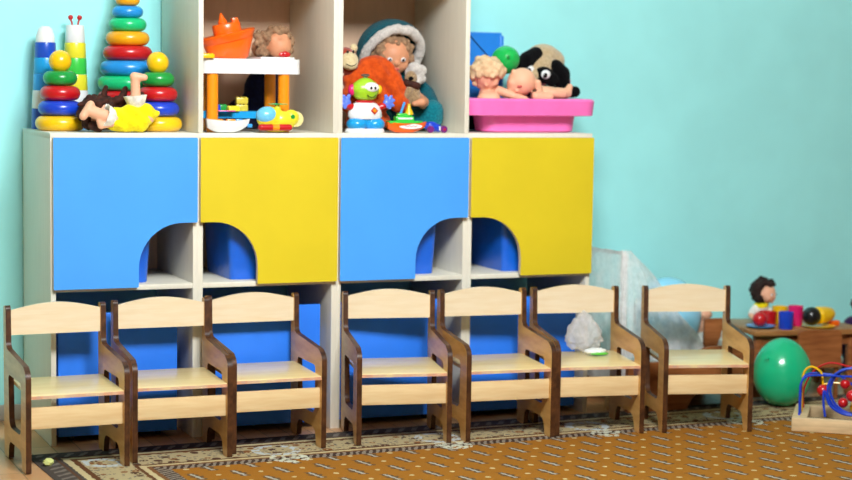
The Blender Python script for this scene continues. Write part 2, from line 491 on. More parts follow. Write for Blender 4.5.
def headprims(c, r, rot=(0, 0, 0)):
    q = Euler(rot).to_matrix(); c = Vector(c)
    def w(x, y, z): return tuple(c + q @ Vector((x * r, y * r, z * r)))
    return [(w(0, 0, .08), (r * .95, r * .95, r), rot), (w(0, -.25, -.3), (r * .75, r * .68, r * .62), rot),
            (w(-.42, -.5, -.3), r * .36), (w(.42, -.5, -.3), r * .36), (w(0, -.98, -.14), r * .13), (w(0, -.72, -.68), r * .2),
            (w(-.97, 0, -.05), r * .17), (w(.97, 0, -.05), r * .17)]

# ------------------------------------------------------------------ setting
H = .959; W = .46; CD = .456; ZS = .474; TB = .016; WY = .475
RX0, RX1, RY0, RZ = -2.6, 4.7, -6.9, 2.95
fl = bmesh.new(); a_box(fl, (RX0 - .1, RY0 - .1, -.05), (RX1 + .1, WY + .1, 0), 0)
struct('floor', fl, floor_mat())
wb = bmesh.new(); a_box(wb, (RX0 - .1, WY, 0), (RX1 + .1, WY + .1, RZ), 0)
struct('wall_back', wb, 'wall')
struct('wall_left', BM(a_box, (RX0 - .1, RY0, 0), (RX0, WY, RZ), 0), 'wall_b')
struct('wall_right', BM(a_box, (RX1, RY0, 0), (RX1 + .1, WY, RZ), 0), 'wall_b')
struct('wall_front', BM(a_box, (RX0 - .1, RY0 - .1, 0), (RX1 + .1, RY0, RZ), 0), 'wall_b')
struct('ceiling', BM(a_box, (RX0 - .1, RY0 - .1, RZ), (RX1 + .1, WY + .1, RZ + .1), 0), 'ceil')
bb = bmesh.new(); a_box(bb, (RX0, WY - .014, 0), (RX1, WY, .052), .003)
struct('baseboard_back', bb, 'skirt')

RUGROT = R(2.4)
rug = link('rug', fin(BM(a_box, (0, -RH, 0), (RW, 0, .002), .0008), False), rug_mat(), None, (-.098, -.112, 0.0003), (0, 0, RUGROT))
tag(rug, 'large orange patterned carpet with floral border under the row of small chairs', 'rug')

# ------------------------------------------------------------------ lower cabinets
def door_mesh(side):
    x0, x1 = (.0055, W - .0065) if side == 'r' else (.0030, W - .0035); z0, z1 = ZS + .010, H - .0135
    nz = z0 + .198; nw = .186
    if side == 'r':
        pts = [(x0, z0, .004), (x1 - nw, z0, .004), (x1 - nw, nz, .15), (x1, nz, .004), (x1, z1, .004), (x0, z1, .004)]
    else:
        pts = [(x0 + nw, z0, .004), (x1, z0, .004), (x1, z1, .004), (x0, z1, .004), (x0, nz, .004), (x0 + nw, nz, .15)]
    bm = bmesh.new(); a_prism(bm, rounded(pts, 10), [], -.020, -.003, 'xz', 1, 0)
    return bm
def carcass(mod):
    bm = bmesh.new()
    a_box(bm, (0, 0, 0), (TB, CD, H - TB), .0008); a_box(bm, (W - TB, 0, 0), (W, CD, H - TB), .0008)
    a_box(bm, (0, 0, H - TB), (W, CD, H), .0008)
    a_box(bm, (TB, .001, ZS), (W - TB, CD, ZS + TB), .0008)
    return bm
doors = [('blue_door', 'r', 'sky blue'), ('yellow_door', 'l', 'yellow'), ('blue_door', 'r', 'sky blue'), ('yellow_door', 'l', 'yellow')]
clab = ['leftmost pale low cabinet with a sky blue door, topped by stacking ring towers',
        'pale low cabinet with a yellow door, under the orange toy and white toy table',
        'pale low cabinet with a sky blue door, under the robot and hooded doll',
        'rightmost pale low cabinet with a yellow door, under the pink basin']
for i in range(4):
    c = thing('toy_cabinet', clab[i], 'cabinet', (i * W, 0, 0), 0, 'low cabinets along the wall')
    obj('carcass', carcass(i), 'lam', c)
    obj('back_panel', BM(a_box, (TB, CD - .006, ZS + TB), (W - TB, CD, H - TB), 0), 'lam_in', c)
    obj('door', door_mesh(doors[i][1]), [doors[i][0], 'edge'], c)

# bins behind the doors
def plastic_bin(w, d, h):
    bm = bmesh.new()
    t = .004; k = .012
    out = rounded([(0, 0, .02), (w, 0, .02), (w, d, .02), (0, d, .02)], 4)
    def ins(o): return rounded([(o, o, .018), (w - o, o, .018), (w - o, d - o, .018), (o, d - o, .018)], 4)
    layers = [(ins(k), 0), (ins(k - .002), .004), (out, h - .012), (ins(-.006), h - .012), (ins(-.006), h), (ins(t), h), (ins(k + t), .006)]
    rings = [[bm.verts.new((p[0], p[1], z)) for p in lay] for lay, z in layers]
    n = len(rings[0])
    for a, b in zip(rings[:-1], rings[1:]):
        for i in range(n): bm.faces.new((a[i], a[(i + 1) % n], b[(i + 1) % n], b[i]))
    bm.faces.new(rings[0]); bm.faces.new(rings[-1])
    return bm
bz = ZS + TB + .0005
for (x0, w_, lab) in [(.03, .295, 'royal blue plastic bin behind the leftmost blue door'), (.572, .26, 'royal blue plastic bin behind the yellow door second from left'),
                      (1.04, .255, 'royal blue plastic bin behind the second blue door'), (1.528, .25, 'royal blue plastic bin behind the rightmost yellow door')]:
    tag(obj('storage_bin', plastic_bin(w_, .30, .2), 'binp', None, (x0, .045, bz)), lab, 'bin', 'plastic bins behind the doors')
# large rolling bins below
def roll_box(w, d, h):
    bm = bmesh.new(); t = .016
    a_box(bm, (0, 0, 0), (w, t, h), .001); k = h - .075
    a_box(bm, (0, d - t, 0), (w, d, k), .001)
    a_box(bm, (0, t, 0), (t, d - t, k), .001); a_box(bm, (w - t, t, 0), (w, d - t, k), .001)
    a_box(bm, (t, t, .005), (w - t, d - t, .02), 0)
    return bm
for (x0, x1, h, lab) in [(.028, .402, .402, 'sky blue rolling box under the leftmost cabinet, its right edge clear of the side'),
                         (.487, .877, .405, 'sky blue rolling box under the first yellow door cabinet'),
                         (.945, 1.318, .408, 'sky blue rolling box under the second blue door cabinet'),
                         (1.408, 1.806, .404, 'sky blue rolling box under the rightmost cabinet')]:
    t = thing('rolling_box', lab, 'storage box', (x0, .03, 0), 0, 'rolling boxes in the bottom row')
    obj('box', roll_box(x1 - x0, .38, h - .022), 'bin', t, (0, 0, .022))
    for sx in (.05, x1 - x0 - .05):
        for sy in (.05, .33):
            obj('castor', BM(a_lathe, [(0, -.007), (.011, -.007), (.011, .007), (0, .007)], 16, (sx, sy, .0115), (0, PI / 2, 0)), 'k', t)

# ------------------------------------------------------------------ upper open cabinets
UT = 1.62
for i, lab in enumerate(['open pale upper cabinet standing on the cabinets, holding the white toy table',
                         'open pale upper cabinet beside it, holding the hooded doll and robot']):
    c = thing('open_cabinet', lab if i == 0 else 'open pale upper cabinet holding the hooded doll and green headed robot', 'cabinet', (W + i * W, 0, H), 0, 'upper open cabinets')
    bm = bmesh.new(); h = UT - H
    a_box(bm, (0, 0, .0005), (TB, CD, h), .0008); a_box(bm, (W - TB, 0, .0005), (W, CD, h), .0008)
    a_box(bm, (TB, 0, h - TB), (W - TB, CD, h), .0008)
    obj('carcass', bm, 'lam', c)
    a = bmesh.new(); a_box(a, (TB + .0002, .001, .505), (W - TB - .0002, CD - .0065, .521), .0008); obj('shelf', a, 'lam', c)  # unseen shelf above the view, put in to shade the top of the cubby
    obj('back_panel', BM(a_box, (TB, CD - .006, .001), (W - TB, CD, h - TB), 0), 'lam_in', c)

# ------------------------------------------------------------------ little chairs
CW, CT, CDp = .302, .016, .30
outer = rounded([(0.0, 0.0, .004), (.046, 0.0, .004), (.060, .055, .05), (.225, .055, .05), (.235, 0, .004), (.293, 0, .004),
                 (.300, .446, .012), (.268, .452, .012), (.263, .326, .022), (.030, .304, .02), (-.002, .285, .03)], 6)
hole = rounded([(.066, .098, .022), (.222, .098, .03), (.232, .252, .014), (.060, .250, .014)], 5)
def side_mesh(x):
    bm = bmesh.new(); a_prism(bm, outer, [hole], x, x + CT, 'yz', 1, 0); return bm
def make_chair():
    t = thing('toddler_chair', 'x', 'chair', (0, 0, 0), 0, 'row of small plywood armchairs')
    obj('side_panel', side_mesh(0), ['ply', 'plyedge'], t); obj('side_panel', side_mesh(CW - CT), ['ply', 'plyedge'], t)
    bm = bmesh.new(); a_prism(bm, rounded([(.004, .212, .002), (.268, .222, .002), (.268, .232, .002), (.004, .223, .004)], 3), [], CT, CW - CT, 'yz', 0, 0)
    obj('seat', bm, 'seat', t)
    bm = bmesh.new(); a_box(bm, (CT + .0005, .0020, .2125), (CW - CT - .0005, .0045, .2215), 0)
    obj('seat_edge', bm, 'seatedge', t)
    # arched backrest
    n = 16; xa, xb = CT, CW - CT
    top = [(xa + (xb - xa) * k / n, 0.434 + .021 * math.sin(PI * k / n)) for k in range(n + 1)]
    pts = [(xb, .361), (xa, .361)] + top
    bm = bmesh.new(); a_prism(bm, pts, [], 0, .012, 'xz', 0, 0)
    obj('backrest', bm, 'birch', t, (0, .274, 0))
    obj('front_rail', BM(a_box, (CT, .016, .124), (CW - CT, .028, .186), .001), 'rail', t)
    return t
chair0 = make_chair()
poses = [(-.145, -.374, 2.0), (.172, -.333, -.86), (.482, -.301, .16), (.883, -.300, -10.5), (1.231, -.349, -4.28), (1.537, -.362, -8.94), (1.896, -.421, -14.5)]
chl = ['leftmost small plywood armchair, its left legs on the bare floor boards',
       'second small plywood armchair from the left, touching the leftmost one',
       'third small plywood armchair from the left, before the left yellow door',
       'small plywood armchair with clear gaps, centre of the row, fourth from left',
       'fifth small plywood armchair from the left, third from the right',
       'small plywood armchair with crumpled white film and a packet on its seat',
       'rightmost small plywood armchair, next to the green balloon']
chairs = []
for k, (x, y, a) in enumerate(poses):
    o = chair0 if k == 0 else copy_tree(chair0)
    o.location = (x, y, .0026); o.rotation_euler = (0, 0, R(a)); o['label'] = chl[k]
    chairs.append(o)
def on_chair(k, lx, ly, lz):
    x, y, a = poses[k]; a = R(a)
    return (x + lx * math.cos(a) - ly * math.sin(a), y + lx * math.sin(a) + ly * math.cos(a), lz + .0026)

# ------------------------------------------------------------------ stacking toys
def ring_tower(lab, loc, rings, rh, ball, ballc, group):
    t = thing('stacking_ring_tower', lab, 'stacking toy', loc, 0, group)
    z = 0.0005
    for q in rings:
        r, c = q[:2]; h_ = q[2] if len(q) > 2 else rh
        o = obj('ring', BM(a_ring, r, h_, (0, 0, z)), c, t); z += h_ + .0006
    obj('rod', BM(a_lathe, [(0, .001), (.009, .001), (.009, z + .005), (0, z + .005)], 16), 'y', t)
    if ball: obj('ball', BM(a_ball, (0, 0, z + ball - .006), ball, 4), ballc, t)
    return t
small = [(.0775, 'y'), (.0685, 'b'), (.0625, 'r'), (.053, 'g')]
ring_tower('small stacking ring tower with yellow ball at the left end of the shelf', (.073, .21, H), small, .0462, .035, 'y', 'small ring towers')
ring_tower('small stacking ring tower with yellow ball, right of the yellow dress doll', (.373, .165, H), small, .0462, .035, 'y', 'small ring towers')
ring_tower('tall many ringed stacking tower behind the yellow dress doll', (.318, .340, H),
           [(.094, 'o', .040), (.096, 'b', .041), (.097, 'r', .042), (.0965, 't', .048), (.089, 's', .0485), (.0795, 'r', .0475), (.0705, 'o', .0455), (.0605, 't', .0425), (.050, 's', .038), (.039, 'o', .035), (.032, 'r', .03)], .0462, .028, 'y', None)
def cup_tower(lab, loc, levels, topc):
    t = thing('stacking_cup_tower', lab, 'stacking toy', loc, 0, 'towers of stacking cups')
    for i, (z0, z1, r0, r1, c) in enumerate(levels):
        if c == 'dome':
            prof = [(0, z0), (r0, z0), (r0 * 1.0, z0 + (z1 - z0) * .35), (r1 * 1.0, z0 + (z1 - z0) * .62), (r1 * .85, z0 + (z1 - z0) * .85), (r1 * .5, z1 * .998 + z0 * .002), (0, z1)]
            obj('cup', BM(a_lathe, prof, 32), 'w', t)
        else:
            obj('cup', BM(a_lathe, [(0, z0), (r0 - .001, z0), (r0, z0 + .002), (r1 + .001, z1 - .004), (r1, z1 - .0005), (0, z1 - .0005)], 32), c, t)
    return t
cup_tower('blue and white tower of stacked cups at the far left', (.059, .375, H),
          [(.0005, .066, .045, .043, 'db'), (.066, .124, .043, .040, 'w'), (.124, .177, .040, .037, 'lb'), (.177, .228, .037, .035, 'aqua'), (.228, .277, .034, .032, 'db'), (.277, .328, .030, .026, 'dome')], None)
t2 = cup_tower('yellow, green and white tower of stacked cups with red antennae', (.161, .405, H),
               [(.0005, .075, .045, .043, 'lb'), (.075, .125, .042, .040, 'w'), (.125, .176, .040, .037, 'ly'), (.176, .229, .037, .035, 'lg'), (.229, .278, .035, .033, 'ly'), (.278, .335, .032, .0285, 'w')], None)
for s in (-1, 1):
    bm = bmesh.new(); a_tube(bm, spline([(s * .009, 0, .332), (s * .011, 0, .345), (s * .014, 0, .352)], 4), .003, 8); a_ball(bm, (s * .0145, 0, .359), .0085, 3)
    obj('antenna', bm, 'r', t2)

# ------------------------------------------------------------------ doll in the yellow dress
d = thing('doll', 'doll in a lemon yellow dress lying between the ring towers, one leg in the air', 'doll', (.256, .052, H))
sk = [((-.03, .0, .045), .030, (.05, .0, .05), .030), ((.02, .0, .07), .018, (.018, -.003, .115), .0165), ((.018, -.003, .115), .0165, (.016, -.004, .165), .0150),
      ((.014, -.004, .172), .0155, (.044, -.012, .170), .0110),
      ((-.045, -.012, .040), .022, (-.090, -.02, .053), .021), ((-.09, -.02, .053), .021, (-.132, -.022, .068), .0185), ((-.126, -.022, .085), .014, (-.150, -.026, .050), .0135),
      ((-.06, -.02, .03), .013, (-.095, -.025, .022), .012), ((-.095, -.025, .022), .011, (-.102, -.028, .034), .009),
      ((-.03, .02, .05), .02, (-.07, .05, .055), .022)] + headprims((-.085, .06, .058), .042, (R(-30), R(-60), 0))
bobj('body', sk, 'skin', d, .0035, 4)
dr = [((-.035, 0, .040), (.045, .036, .039)), ((.01, 0, .046), (.05, .036, .045)), ((.045, 0, .056), (.038, .032, .036)), ((.06, 0, .056), .022, (.086, -.004, .060), .010), ((-.03, -.01, .03), .028, (.03, -.012, .03), .029)]
o = bobj('dress', dr, 'yel_cloth', d, .004, 2)
for v in o.data.vertices:
    v.co += Vector((0, .0022 * math.sin(v.co.x * 120 + v.co.z * 150), .0012 * math.sin(v.co.x * 110 - v.co.z * 60)))
def frill(name, c, axis, r, w, parent, m='lace'):
    bm = bmesh.new(); n = 40; rings = []
    for k, (rr, h) in enumerate([(.62, -.5), (.95, -.2), (1.1, .2), (1.2, .5), (1.12, .5), (.55, .1), (.5, -.4)]):
        rings.append([bm.verts.new(((rr + .09 * max(0, h) * math.sin(9 * 2 * PI * i / n) * 2) * r * math.cos(2 * PI * i / n),
                                    (rr + .09 * max(0, h) * math.sin(9 * 2 * PI * i / n) * 2) * r * math.sin(2 * PI * i / n), h * w)) for i in range(n)])
    rings.append(rings[0])
    for a, b in zip(rings[:-1], rings[1:]):
        for i in range(n): bm.faces.new((a[i], a[(i + 1) % n], b[(i + 1) % n], b[i]))
    q = Vector((0, 0, 1)).rotation_difference(Vector(axis)).to_euler()
    return obj(name, bm, m, parent, c, q)
frill('cuff', (.019, -.002, .096), (-.1, 0, 1), .029, .036, d); frill('cuff', (-.066, -.015, .046), (-1, -.1, .35), .030, .034, d)
frill('collar', (-.052, .03, .052), (-1, .7, .1), .032, .02, d)
hp = curls((-.085, .062, .060), (.048, .046, .046), 70, .015, lambda v: v.y > -.15 or v.z > .35 or v.x < -.6, .3)
for k in range(46):
    hp.append(((random.uniform(-.135, .025), random.uniform(.05, .085), random.uniform(.05, .105)), random.uniform(.009, .016)))
hp += [((-.07, .06, .105), .012, (-.062, .055, .138), .008), ((-.01, .06, .105), .014, (0, .055, .135), .009), ((.02, .06, .09), .016, (.05, .055, .115), .012),
       ((-.11, .02, .02), .016, (-.095, .0, .012), .012), ((-.12, .04, .09), .012, (-.15, .03, .085), .007)]
bobj('hair', hp, 'hair_br', d, .004, 1)
face(d, (-.085, .06, .058), .042, (R(-30), R(-60), 0))

# ------------------------------------------------------------------ cubby with the toy table
t = thing('toy_table', 'white toy table with orange legs inside the left open cabinet', 'toy table', (.489, .056, H))
bm = bmesh.new(); a_prism(bm, rounded([(0, 0, .025), (.327, 0, .025), (.327, .235, .025), (0, .235, .025)], 6), [], .186, .233, 'xy', 0, 0)
obj('tabletop', bm, 'w', t, angle=30)
bm = bmesh.new(); a_prism(bm, rounded([(.20, .03, .01), (.315, .03, .01), (.315, .21, .01), (.20, .21, .01)], 5), [], .2335, .240, 'xy', 0, 0); obj('tray', bm, 'w', t, angle=30)
for lx in (.038, .274):
    for ly in (.022, .165):
        obj('leg', BM(a_lathe, [(0, .0005), (.0185, .0005), (.0185, .1855), (0, .1855)], 24, (lx, ly, 0)), 'org', t)
bm = bmesh.new(); a_prism(bm, rounded([(.005, .046, .02), (.235, .046, .02), (.235, .144, .02), (.005, .144, .02)], 6), [], .044, .066, 'xy', 0, 0)
obj('lower_tray', bm, 'aqua', t, angle=30)
# bricks on the lower tray
zt = H + .0665
def brick(lab, x, y, z, nx, ny, h, c, rz=0):
    p = .0125; bm = bmesh.new(); a_box(bm, (-nx * p / 2, -ny * p / 2, 0), (nx * p / 2, ny * p / 2, h), .001)
    o = obj('toy_brick', bm, c, None, (x, y, z), (0, 0, rz)); tag(o, lab, 'toy brick', 'toy bricks in the left open cabinet')
    for i in range(nx):
        for j in range(ny):
            obj('stud', BM(a_lathe, [(0, 0), (.004, 0), (.004, .003), (0, .003)], 12, ((i - (nx - 1) / 2) * p, (j - (ny - 1) / 2) * p, h)), c, o)
    return o
brick('blue toy brick at the left on the toy table lower tray', .546, .105, zt, 2, 2, .019, 'b')
brick('dark green toy brick next to the blue brick on the lower tray', .574, .125, zt, 2, 2, .019, 'g')
brick('flat pale yellow toy brick lying before the stacked yellow bricks', .602, .102, zt, 3, 2, .014, 'ly', .1)
brick('lower olive yellow toy brick of the stack on the lower tray', .640, .135, zt, 3, 2, .020, 'oy', -.1)
brick('upper olive yellow toy brick of the stack on the lower tray', .640, .135, zt + .0232, 3, 2, .019, 'oy', -.05)
o = obj('toy_sheet', BM(a_box, (0, 0, 0), (.055, .028, .003), .001), 'pk', None, (.545, .0835 - .018, zt)); tag(o, 'thin pink plastic piece at the front of the lower tray', 'toy')
o = brick('yellow toy brick at the left front of the white toy tabletop', .505, .055, H + .2335, 3, 2, .012, 'y')
# orange tiered toy
t = thing('toy_ship', 'orange tiered plastic toy ship with a pointed knob on the white toy table', 'toy', (.603, .16, H + .2335))
def hull(bm, prof, sx, sy, lean=0):
    vs = a_lathe(bm, prof, 40, scale=(sx, sy, 1)); top = max(v.co.z for v in vs)
    for v in vs: v.co.z += v.co.x * lean * v.co.z / top
obj('hull', BM(hull, [(0, .0), (.70, .0), (.80, .006), (.97, .052), (.97, .058), (0, .058)], .082, .064, .25), 'or_', t)
obj('deck', BM(hull, [(0, .0), (.98, .0), (1.12, .018), (1.14, .022), (1.06, .026), (0, .026)], .082, .068), 'or_', t, (0, 0, .056), (0, R(-14), 0))
obj('upper_deck', BM(hull, [(0, .0), (.95, .0), (1.0, .008), (1.0, .03), (.93, .035), (0, .035)], .046, .040), 'or_', t, (-.002, 0, .078), (0, R(-12), 0))
obj('knob', BM(a_lathe, [(0, 0), (.014, 0), (.015, .012), (.010, .020), (.007, .028), (.003, .038), (0, .04)], 20), 'or_', t, (-.018, 0, .106), (0, R(-12), 0))
obj('box_funnel', BM(a_box, (-.010, -.012, 0), (.010, .012, .020), .002), 'or_', t, (.022, 0, .111), (0, R(-12), 0))
# beige haired doll lying on the table
d = thing('doll', 'ash blond doll with a red pacifier lying behind the orange ship', 'doll', (.790, .195, H + .2375))
hd = headprims((-.01, -.01, .045), .043, (R(18), R(165), 0)); bobj('body', hd + [((0, .02, .04), .030, (.0, .08, .035), .034), ((0, .08, .035), .036, (-.02, .15, .034), .034)], 'skin_d', d, .004, 4)
bobj('hair', curls((-.01, .0, .050), (.050, .044, .046), 90, .012, lambda v: (v.y > -.35 or v.z > .55 or v.x < -.75) and v.z > -.75, .25) +
     [((random.uniform(-.085, -.03), random.uniform(-.02, .02), random.uniform(.012, .085)), random.uniform(.007, .012)) for k in range(40)], 'hair_bg', d, .004, 1)
o = obj('pacifier', BM(a_lathe, [(0, 0), (.010, 0), (.011, .004), (.006, .007), (.006, .012), (0, .014)], 20), 'r', d, (-.006, -.062, .012), (PI / 2, 0, 0))
obj('shield', BM(a_ball, (0, 0, 0), (.020, .009, .004), 3), 'r', o)
# navy cloth and red toy behind
bobj('cloth_bundle', [((.01, 0, .06), (.105, .045, .0605)), ((.04, 0, .13), (.075, .042, .08)), ((.02, 0, .17), .035, (.07, 0, .18), .03), ((-.05, 0, .03), (.05, .03, .031))], 'navy', None, .006, 4, (.755, .375, H))
tag(bpy.data.objects['cloth_bundle'], 'dark navy cloth bundle at the back below the white toy table', 'cloth')
t = thing('toy_figure', 'dark red toy half hidden behind the left orange table leg', 'toy', (.586, .385, H))
bobj('body', [((0, 0, .05), .045), ((0, 0, .11), .035), ((.018, -.01, .135), .026)], 'dr', t, .004, 3)
obj('head', BM(a_ball, (0, 0, .178), .025, 3), 'dr', t)
# white boat
def boat_hull(L, Wd, Hh, sharp=.5):
    bm = bmesh.new(); n = 14; rings = []
    for i in range(n + 1):
        s = i / n; wv = Wd / 2 * min(1, (s * 5 + .35)) * max(.06, 1 - max(0, (s - sharp) / (1 - sharp)) ** 2)
        sheer_ = Hh * (.86 + .14 * (2 * s - 1) ** 2); x = (s - .5) * L
        pr_ = [(-1, 1), (-.98, .75), (-.86, .35), (-.5, .06), (0, 0), (.5, .06), (.86, .35), (.98, .75), (1, 1)]
        keel = Hh * (.55 * max(0, (s - .55) / .45) ** 2 + .35 * max(0, (.3 - s) / .3) ** 2)
        rings.append([bm.verts.new((x * (1 - .06 * (1 - b)), a * wv, keel + b * (sheer_ - keel))) for a, b in pr_])
    for a, b in zip(rings[:-1], rings[1:]):
        for k in range(8): bm.faces.new((a[k], a[k + 1], b[k + 1], b[k]))
    for i in range(n): bm.faces.new((rings[i][0], rings[i + 1][0], rings[i + 1][8], rings[i][8]))
    bm.faces.new(rings[0]); bm.faces.new(rings[-1])
    return bm
t = thing('toy_boat', 'white toy boat with orange deck stripes in front of the toy table', 'toy boat', (.563, .0255, H + .0005))
obj('hull', boat_hull(.142, .042, .044), 'w', t)
for x0, x1 in ((-.058, -.018), (-.006, .022)): obj('deck_stripe', BM(a_box, (x0, -.013, .034), (x1, .013, .0425), .003), 'org', t)
obj('bow_tip', BM(a_lathe, [(0, 0), (.006, 0), (.006, .014), (0, .016)], 14, (.064, 0, .022), (0, PI / 2, 0)), 'lb', t)
obj('cabin', BM(a_box, (.024, -.012, .034), (.045, .012, .043), .003), 'lb', t)
# yellow helicopter
t = thing('toy_helicopter', 'yellow toy helicopter with pale blue windscreen in front of the toy table', 'toy helicopter', (.722, .0265, H))
bobj('fuselage', [((-.022, 0, .048), (.044, .026, .036)), ((.018, 0, .040), (.040, .025, .030)), ((0, 0, .022), (.058, .022, .021)), ((.05, 0, .048), (.026, .018, .027)), ((.006, 0, .072), .010, (.006, 0, .082), .008)], 'ly', t, .003, 3)
obj('windscreen', BM(a_ball, (-.030, -.002, .054), (.0375, .0262, .030), 4), 'cyan', t)
obj('mast', BM(a_lathe, [(0, .078), (.004, .078), (.004, .091), (0, .091)], 12, (.006, 0, 0)), 'ly', t)
bm = bmesh.new(); a_ball(bm, (.006, 0, .0915), (.034, .006, .0022), 3); a_ball(bm, (.006, 0, .0915), (.006, .026, .0022), 3); obj('rotor', bm, 't', t)
for c, xa, xb in (('r', -.056, -.020), ('org', -.020, .002), ('r', .002, .036)):
    o = obj('float', BM(a_tube, [(xa, -.0225, .018), (xb, -.0225, .018)], .0105, 16), c, t)
obj('float_tip', BM(a_ball, (-.056, -.0225, .018), .0105, 3), 'r', t); obj('float_tip', BM(a_ball, (.036, -.0225, .018), .0105, 3), 'r', t)
obj('tail_wheel', BM(a_lathe, [(0, -.016), (.024, -.014), (.026, 0), (.024, .014), (0, .016)], 24, (.066, .01, .044), (PI / 2, 0, 0)), 'cr', t)
obj('rivet', BM(a_lathe, [(0, 0), (.0075, 0), (.006, .003), (0, .0035)], 20, (.050, -.0172, .052), (PI / 2, 0, 0)), 'g', t)

# ------------------------------------------------------------------ cubby with the hooded doll
d = thing('doll', 'large doll in a teal hooded coat with white fur trim, behind the robot', 'doll', (1.224, .335, H))
hc = (-.010, -.058, .250); hr = .064; frot = (R(14), 0, R(-6))
bobj('body', headprims(hc, hr, frot) + [((0, 0, .10), .05, (0, -.02, .2), .04), ((.05, -.20, .100), .018, (.016, -.262, .100), .016), ((.016, -.262, .100), .013, (-.012, -.268, .095), .010),
                                        ((.06, -.10, .12), .02, (.05, -.20, .100), .018)], 'skin_d', d, .004, 4)
face(d, hc, hr, frot)
bobj('hair', curls((hc[0], hc[1] + .006, hc[2] + .008), (.066, .064, .066), 150, .011, lambda v: (v.z > .25 or v.y > .1 or abs(v.x) > .62) and not (v.y < -.55 and v.z < .5 and abs(v.x) < .6), .2), 'hair_bg', d, .004, 1)
# hood: thick shell open to the front, fur rim
def hood(bm):
    n, m_ = 26, 14; grid = []
    for i in range(n + 1):
        a = -R(40) + (PI + R(80)) * i / n
        row = []
        for j in range(m_ + 1):
            b = (PI / 2) * j / m_
            rr = 1
            x = math.cos(a) * .112 * math.cos(b); z = math.sin(a) * .108 * math.cos(b); y = math.sin(b) * .105
            row.append(bm.verts.new((x, y, z)))
        grid.append(row)
    fs = []
    for i in range(n):
        for j in range(m_):
            try: fs.append(bm.faces.new((grid[i][j], grid[i + 1][j], grid[i + 1][j + 1], grid[i][j + 1])))
            except ValueError: pass
    bmesh.ops.remove_doubles(bm, verts=bm.verts, dist=.0005)
    bmesh.ops.solidify(bm, geom=bm.faces[:], thickness=.010)
obj('hood', BM(hood), 'teal_cloth', d, (-.004, -.035, .262), (R(33), 0, R(8)))
pts = []
for i in range(30):
    a = -R(42) + (PI + R(84)) * i / 29
    q = Euler((R(33), 0, R(8))).to_matrix() @ Vector((math.cos(a) * .104, -.004, math.sin(a) * .100)); pts.append(q + Vector((-.004, -.040, .260)))
rim = [(tuple(p + Vector((random.uniform(-.002, .002), random.uniform(-.002, .002), random.uniform(-.002, .002)))), .0185 * random.uniform(.93, 1.07)) for p in pts]
bobj('fur_trim', rim, 'fur_w', d, .004, 1)
bobj('coat', [((0, .0, .06), (.095, .075, .0605)), ((0, .0, .13), (.088, .068, .07)), ((0, -.01, .18), (.075, .055, .04)), ((.075, -.02, .17), .036, (.12, -.05, .12), .034), ((.12, -.05, .12), .034, (.115, -.10, .095), .030),
              ((-.075, -.02, .17), .036, (-.11, -.05, .12), .03)], 'teal_cloth', d, .005, 3)
bobj('trousers', [((.05, -.05, .045), .040, (.085, -.14, .048), .043), ((.085, -.14, .048), .043, (.090, -.165, .046), .042), ((.090, -.165, .046), .044, (.093, -.17, .07), .040),
                  ((-.05, -.04, .045), .040, (-.06, -.09, .045), .04), ((.03, -.15, .045), .034, (.09, -.17, .042), .036)], 'teal_lt', d, .005, 3)
bobj('collar', [((.046, -.125, .196), (.036, .022, .030)), ((.038, -.135, .212), .022, (.072, -.12, .205), .020), ((.05, -.13, .172), .02, (.076, -.11, .178), .018)], 'fur_w', d, .004, 2)
# tan plush with scarf-like fur
t = thing('plush_toy', 'small pale tan plush hugged in front of the hooded doll', 'plush toy', (1.219, .108, H + .090))
bobj('body', [((0, 0, .035), (.030, .018, .038)), ((-.005, -.003, .09), (.022, .018, .024)), ((.015, -.006, .02), .016, (.036, -.01, .0), .013), ((-.012, -.008, .05), .014, (-.03, -.012, .025), .011)], 'fur_tan', t, .003, 2)
obj('nose', BM(a_ball, (-.012, -.02, .088), (.009, .006, .007), 2), 'fur_bk', t)
bobj('scarf', [((-.022, -.008, .074), .013, (.012, -.017, .064), .012)], 'hair_br', t, .003, 2)
# monkey in orange
t = thing('plush_monkey', 'plush monkey with cream muzzle wearing an orange sweater, beside the hooded doll', 'plush toy', (1.076, .140, H))
bobj('body', [((-.02, .0, .14), (.05, .04, .06)), ((-.084, -.01, .242), (.034, .032, .036)), ((-.045, -.005, .19), .025, (-.075, -.008, .21), .024), ((-.03, -.02, .03), .025, (-.01, -.05, .03), .02)], 'fur_rb', t, .004, 2)
bobj('muzzle', [((-.079, -.035, .232), (.031, .018, .031)), ((-.077, -.04, .22), (.024, .018, .018))], 'fur_cr', t, .003, 2)
for s in (-1, 1): obj('ear', BM(a_ball, (-.080 + s * .026, -.006, .275), (.013, .008, .014), 3), 'fur_cr', t)
for s in (-1, 1): obj('eye', BM(a_ball, (-.080 + s * .010, -.046, .262), (.004, .004, .005), 2), 'eye_k', t)
bm = bmesh.new(); a_tube(bm, spline([(-.097, -.053, .222), (-.079, -.0585, .216), (-.061, -.053, .224)], 6), .0012, 6); obj('mouth', bm, 'eye_k', t)
o = bobj('sweater', [((-.01, .0, .11), (.085, .055, .075)), ((.022, .0, .188), (.074, .052, .066)), ((-.03, .0, .165), (.06, .05, .055)), ((.075, -.01, .165), .045, (.098, -.026, .10), .038), ((.098, -.026, .10), .036, (.11, -.03, .08), .022),
                     ((-.06, -.01, .13), .035, (-.072, -.02, .09), .03), ((0, 0, .04), (.08, .05, .04))], 'or_cloth', t, .005, 3)
for v in o.data.vertices: v.co += Vector((.003 * math.sin(v.co.z * 130 + v.co.x * 60), -.003 * math.sin(v.co.x * 120 + v.co.z * 80), 0))

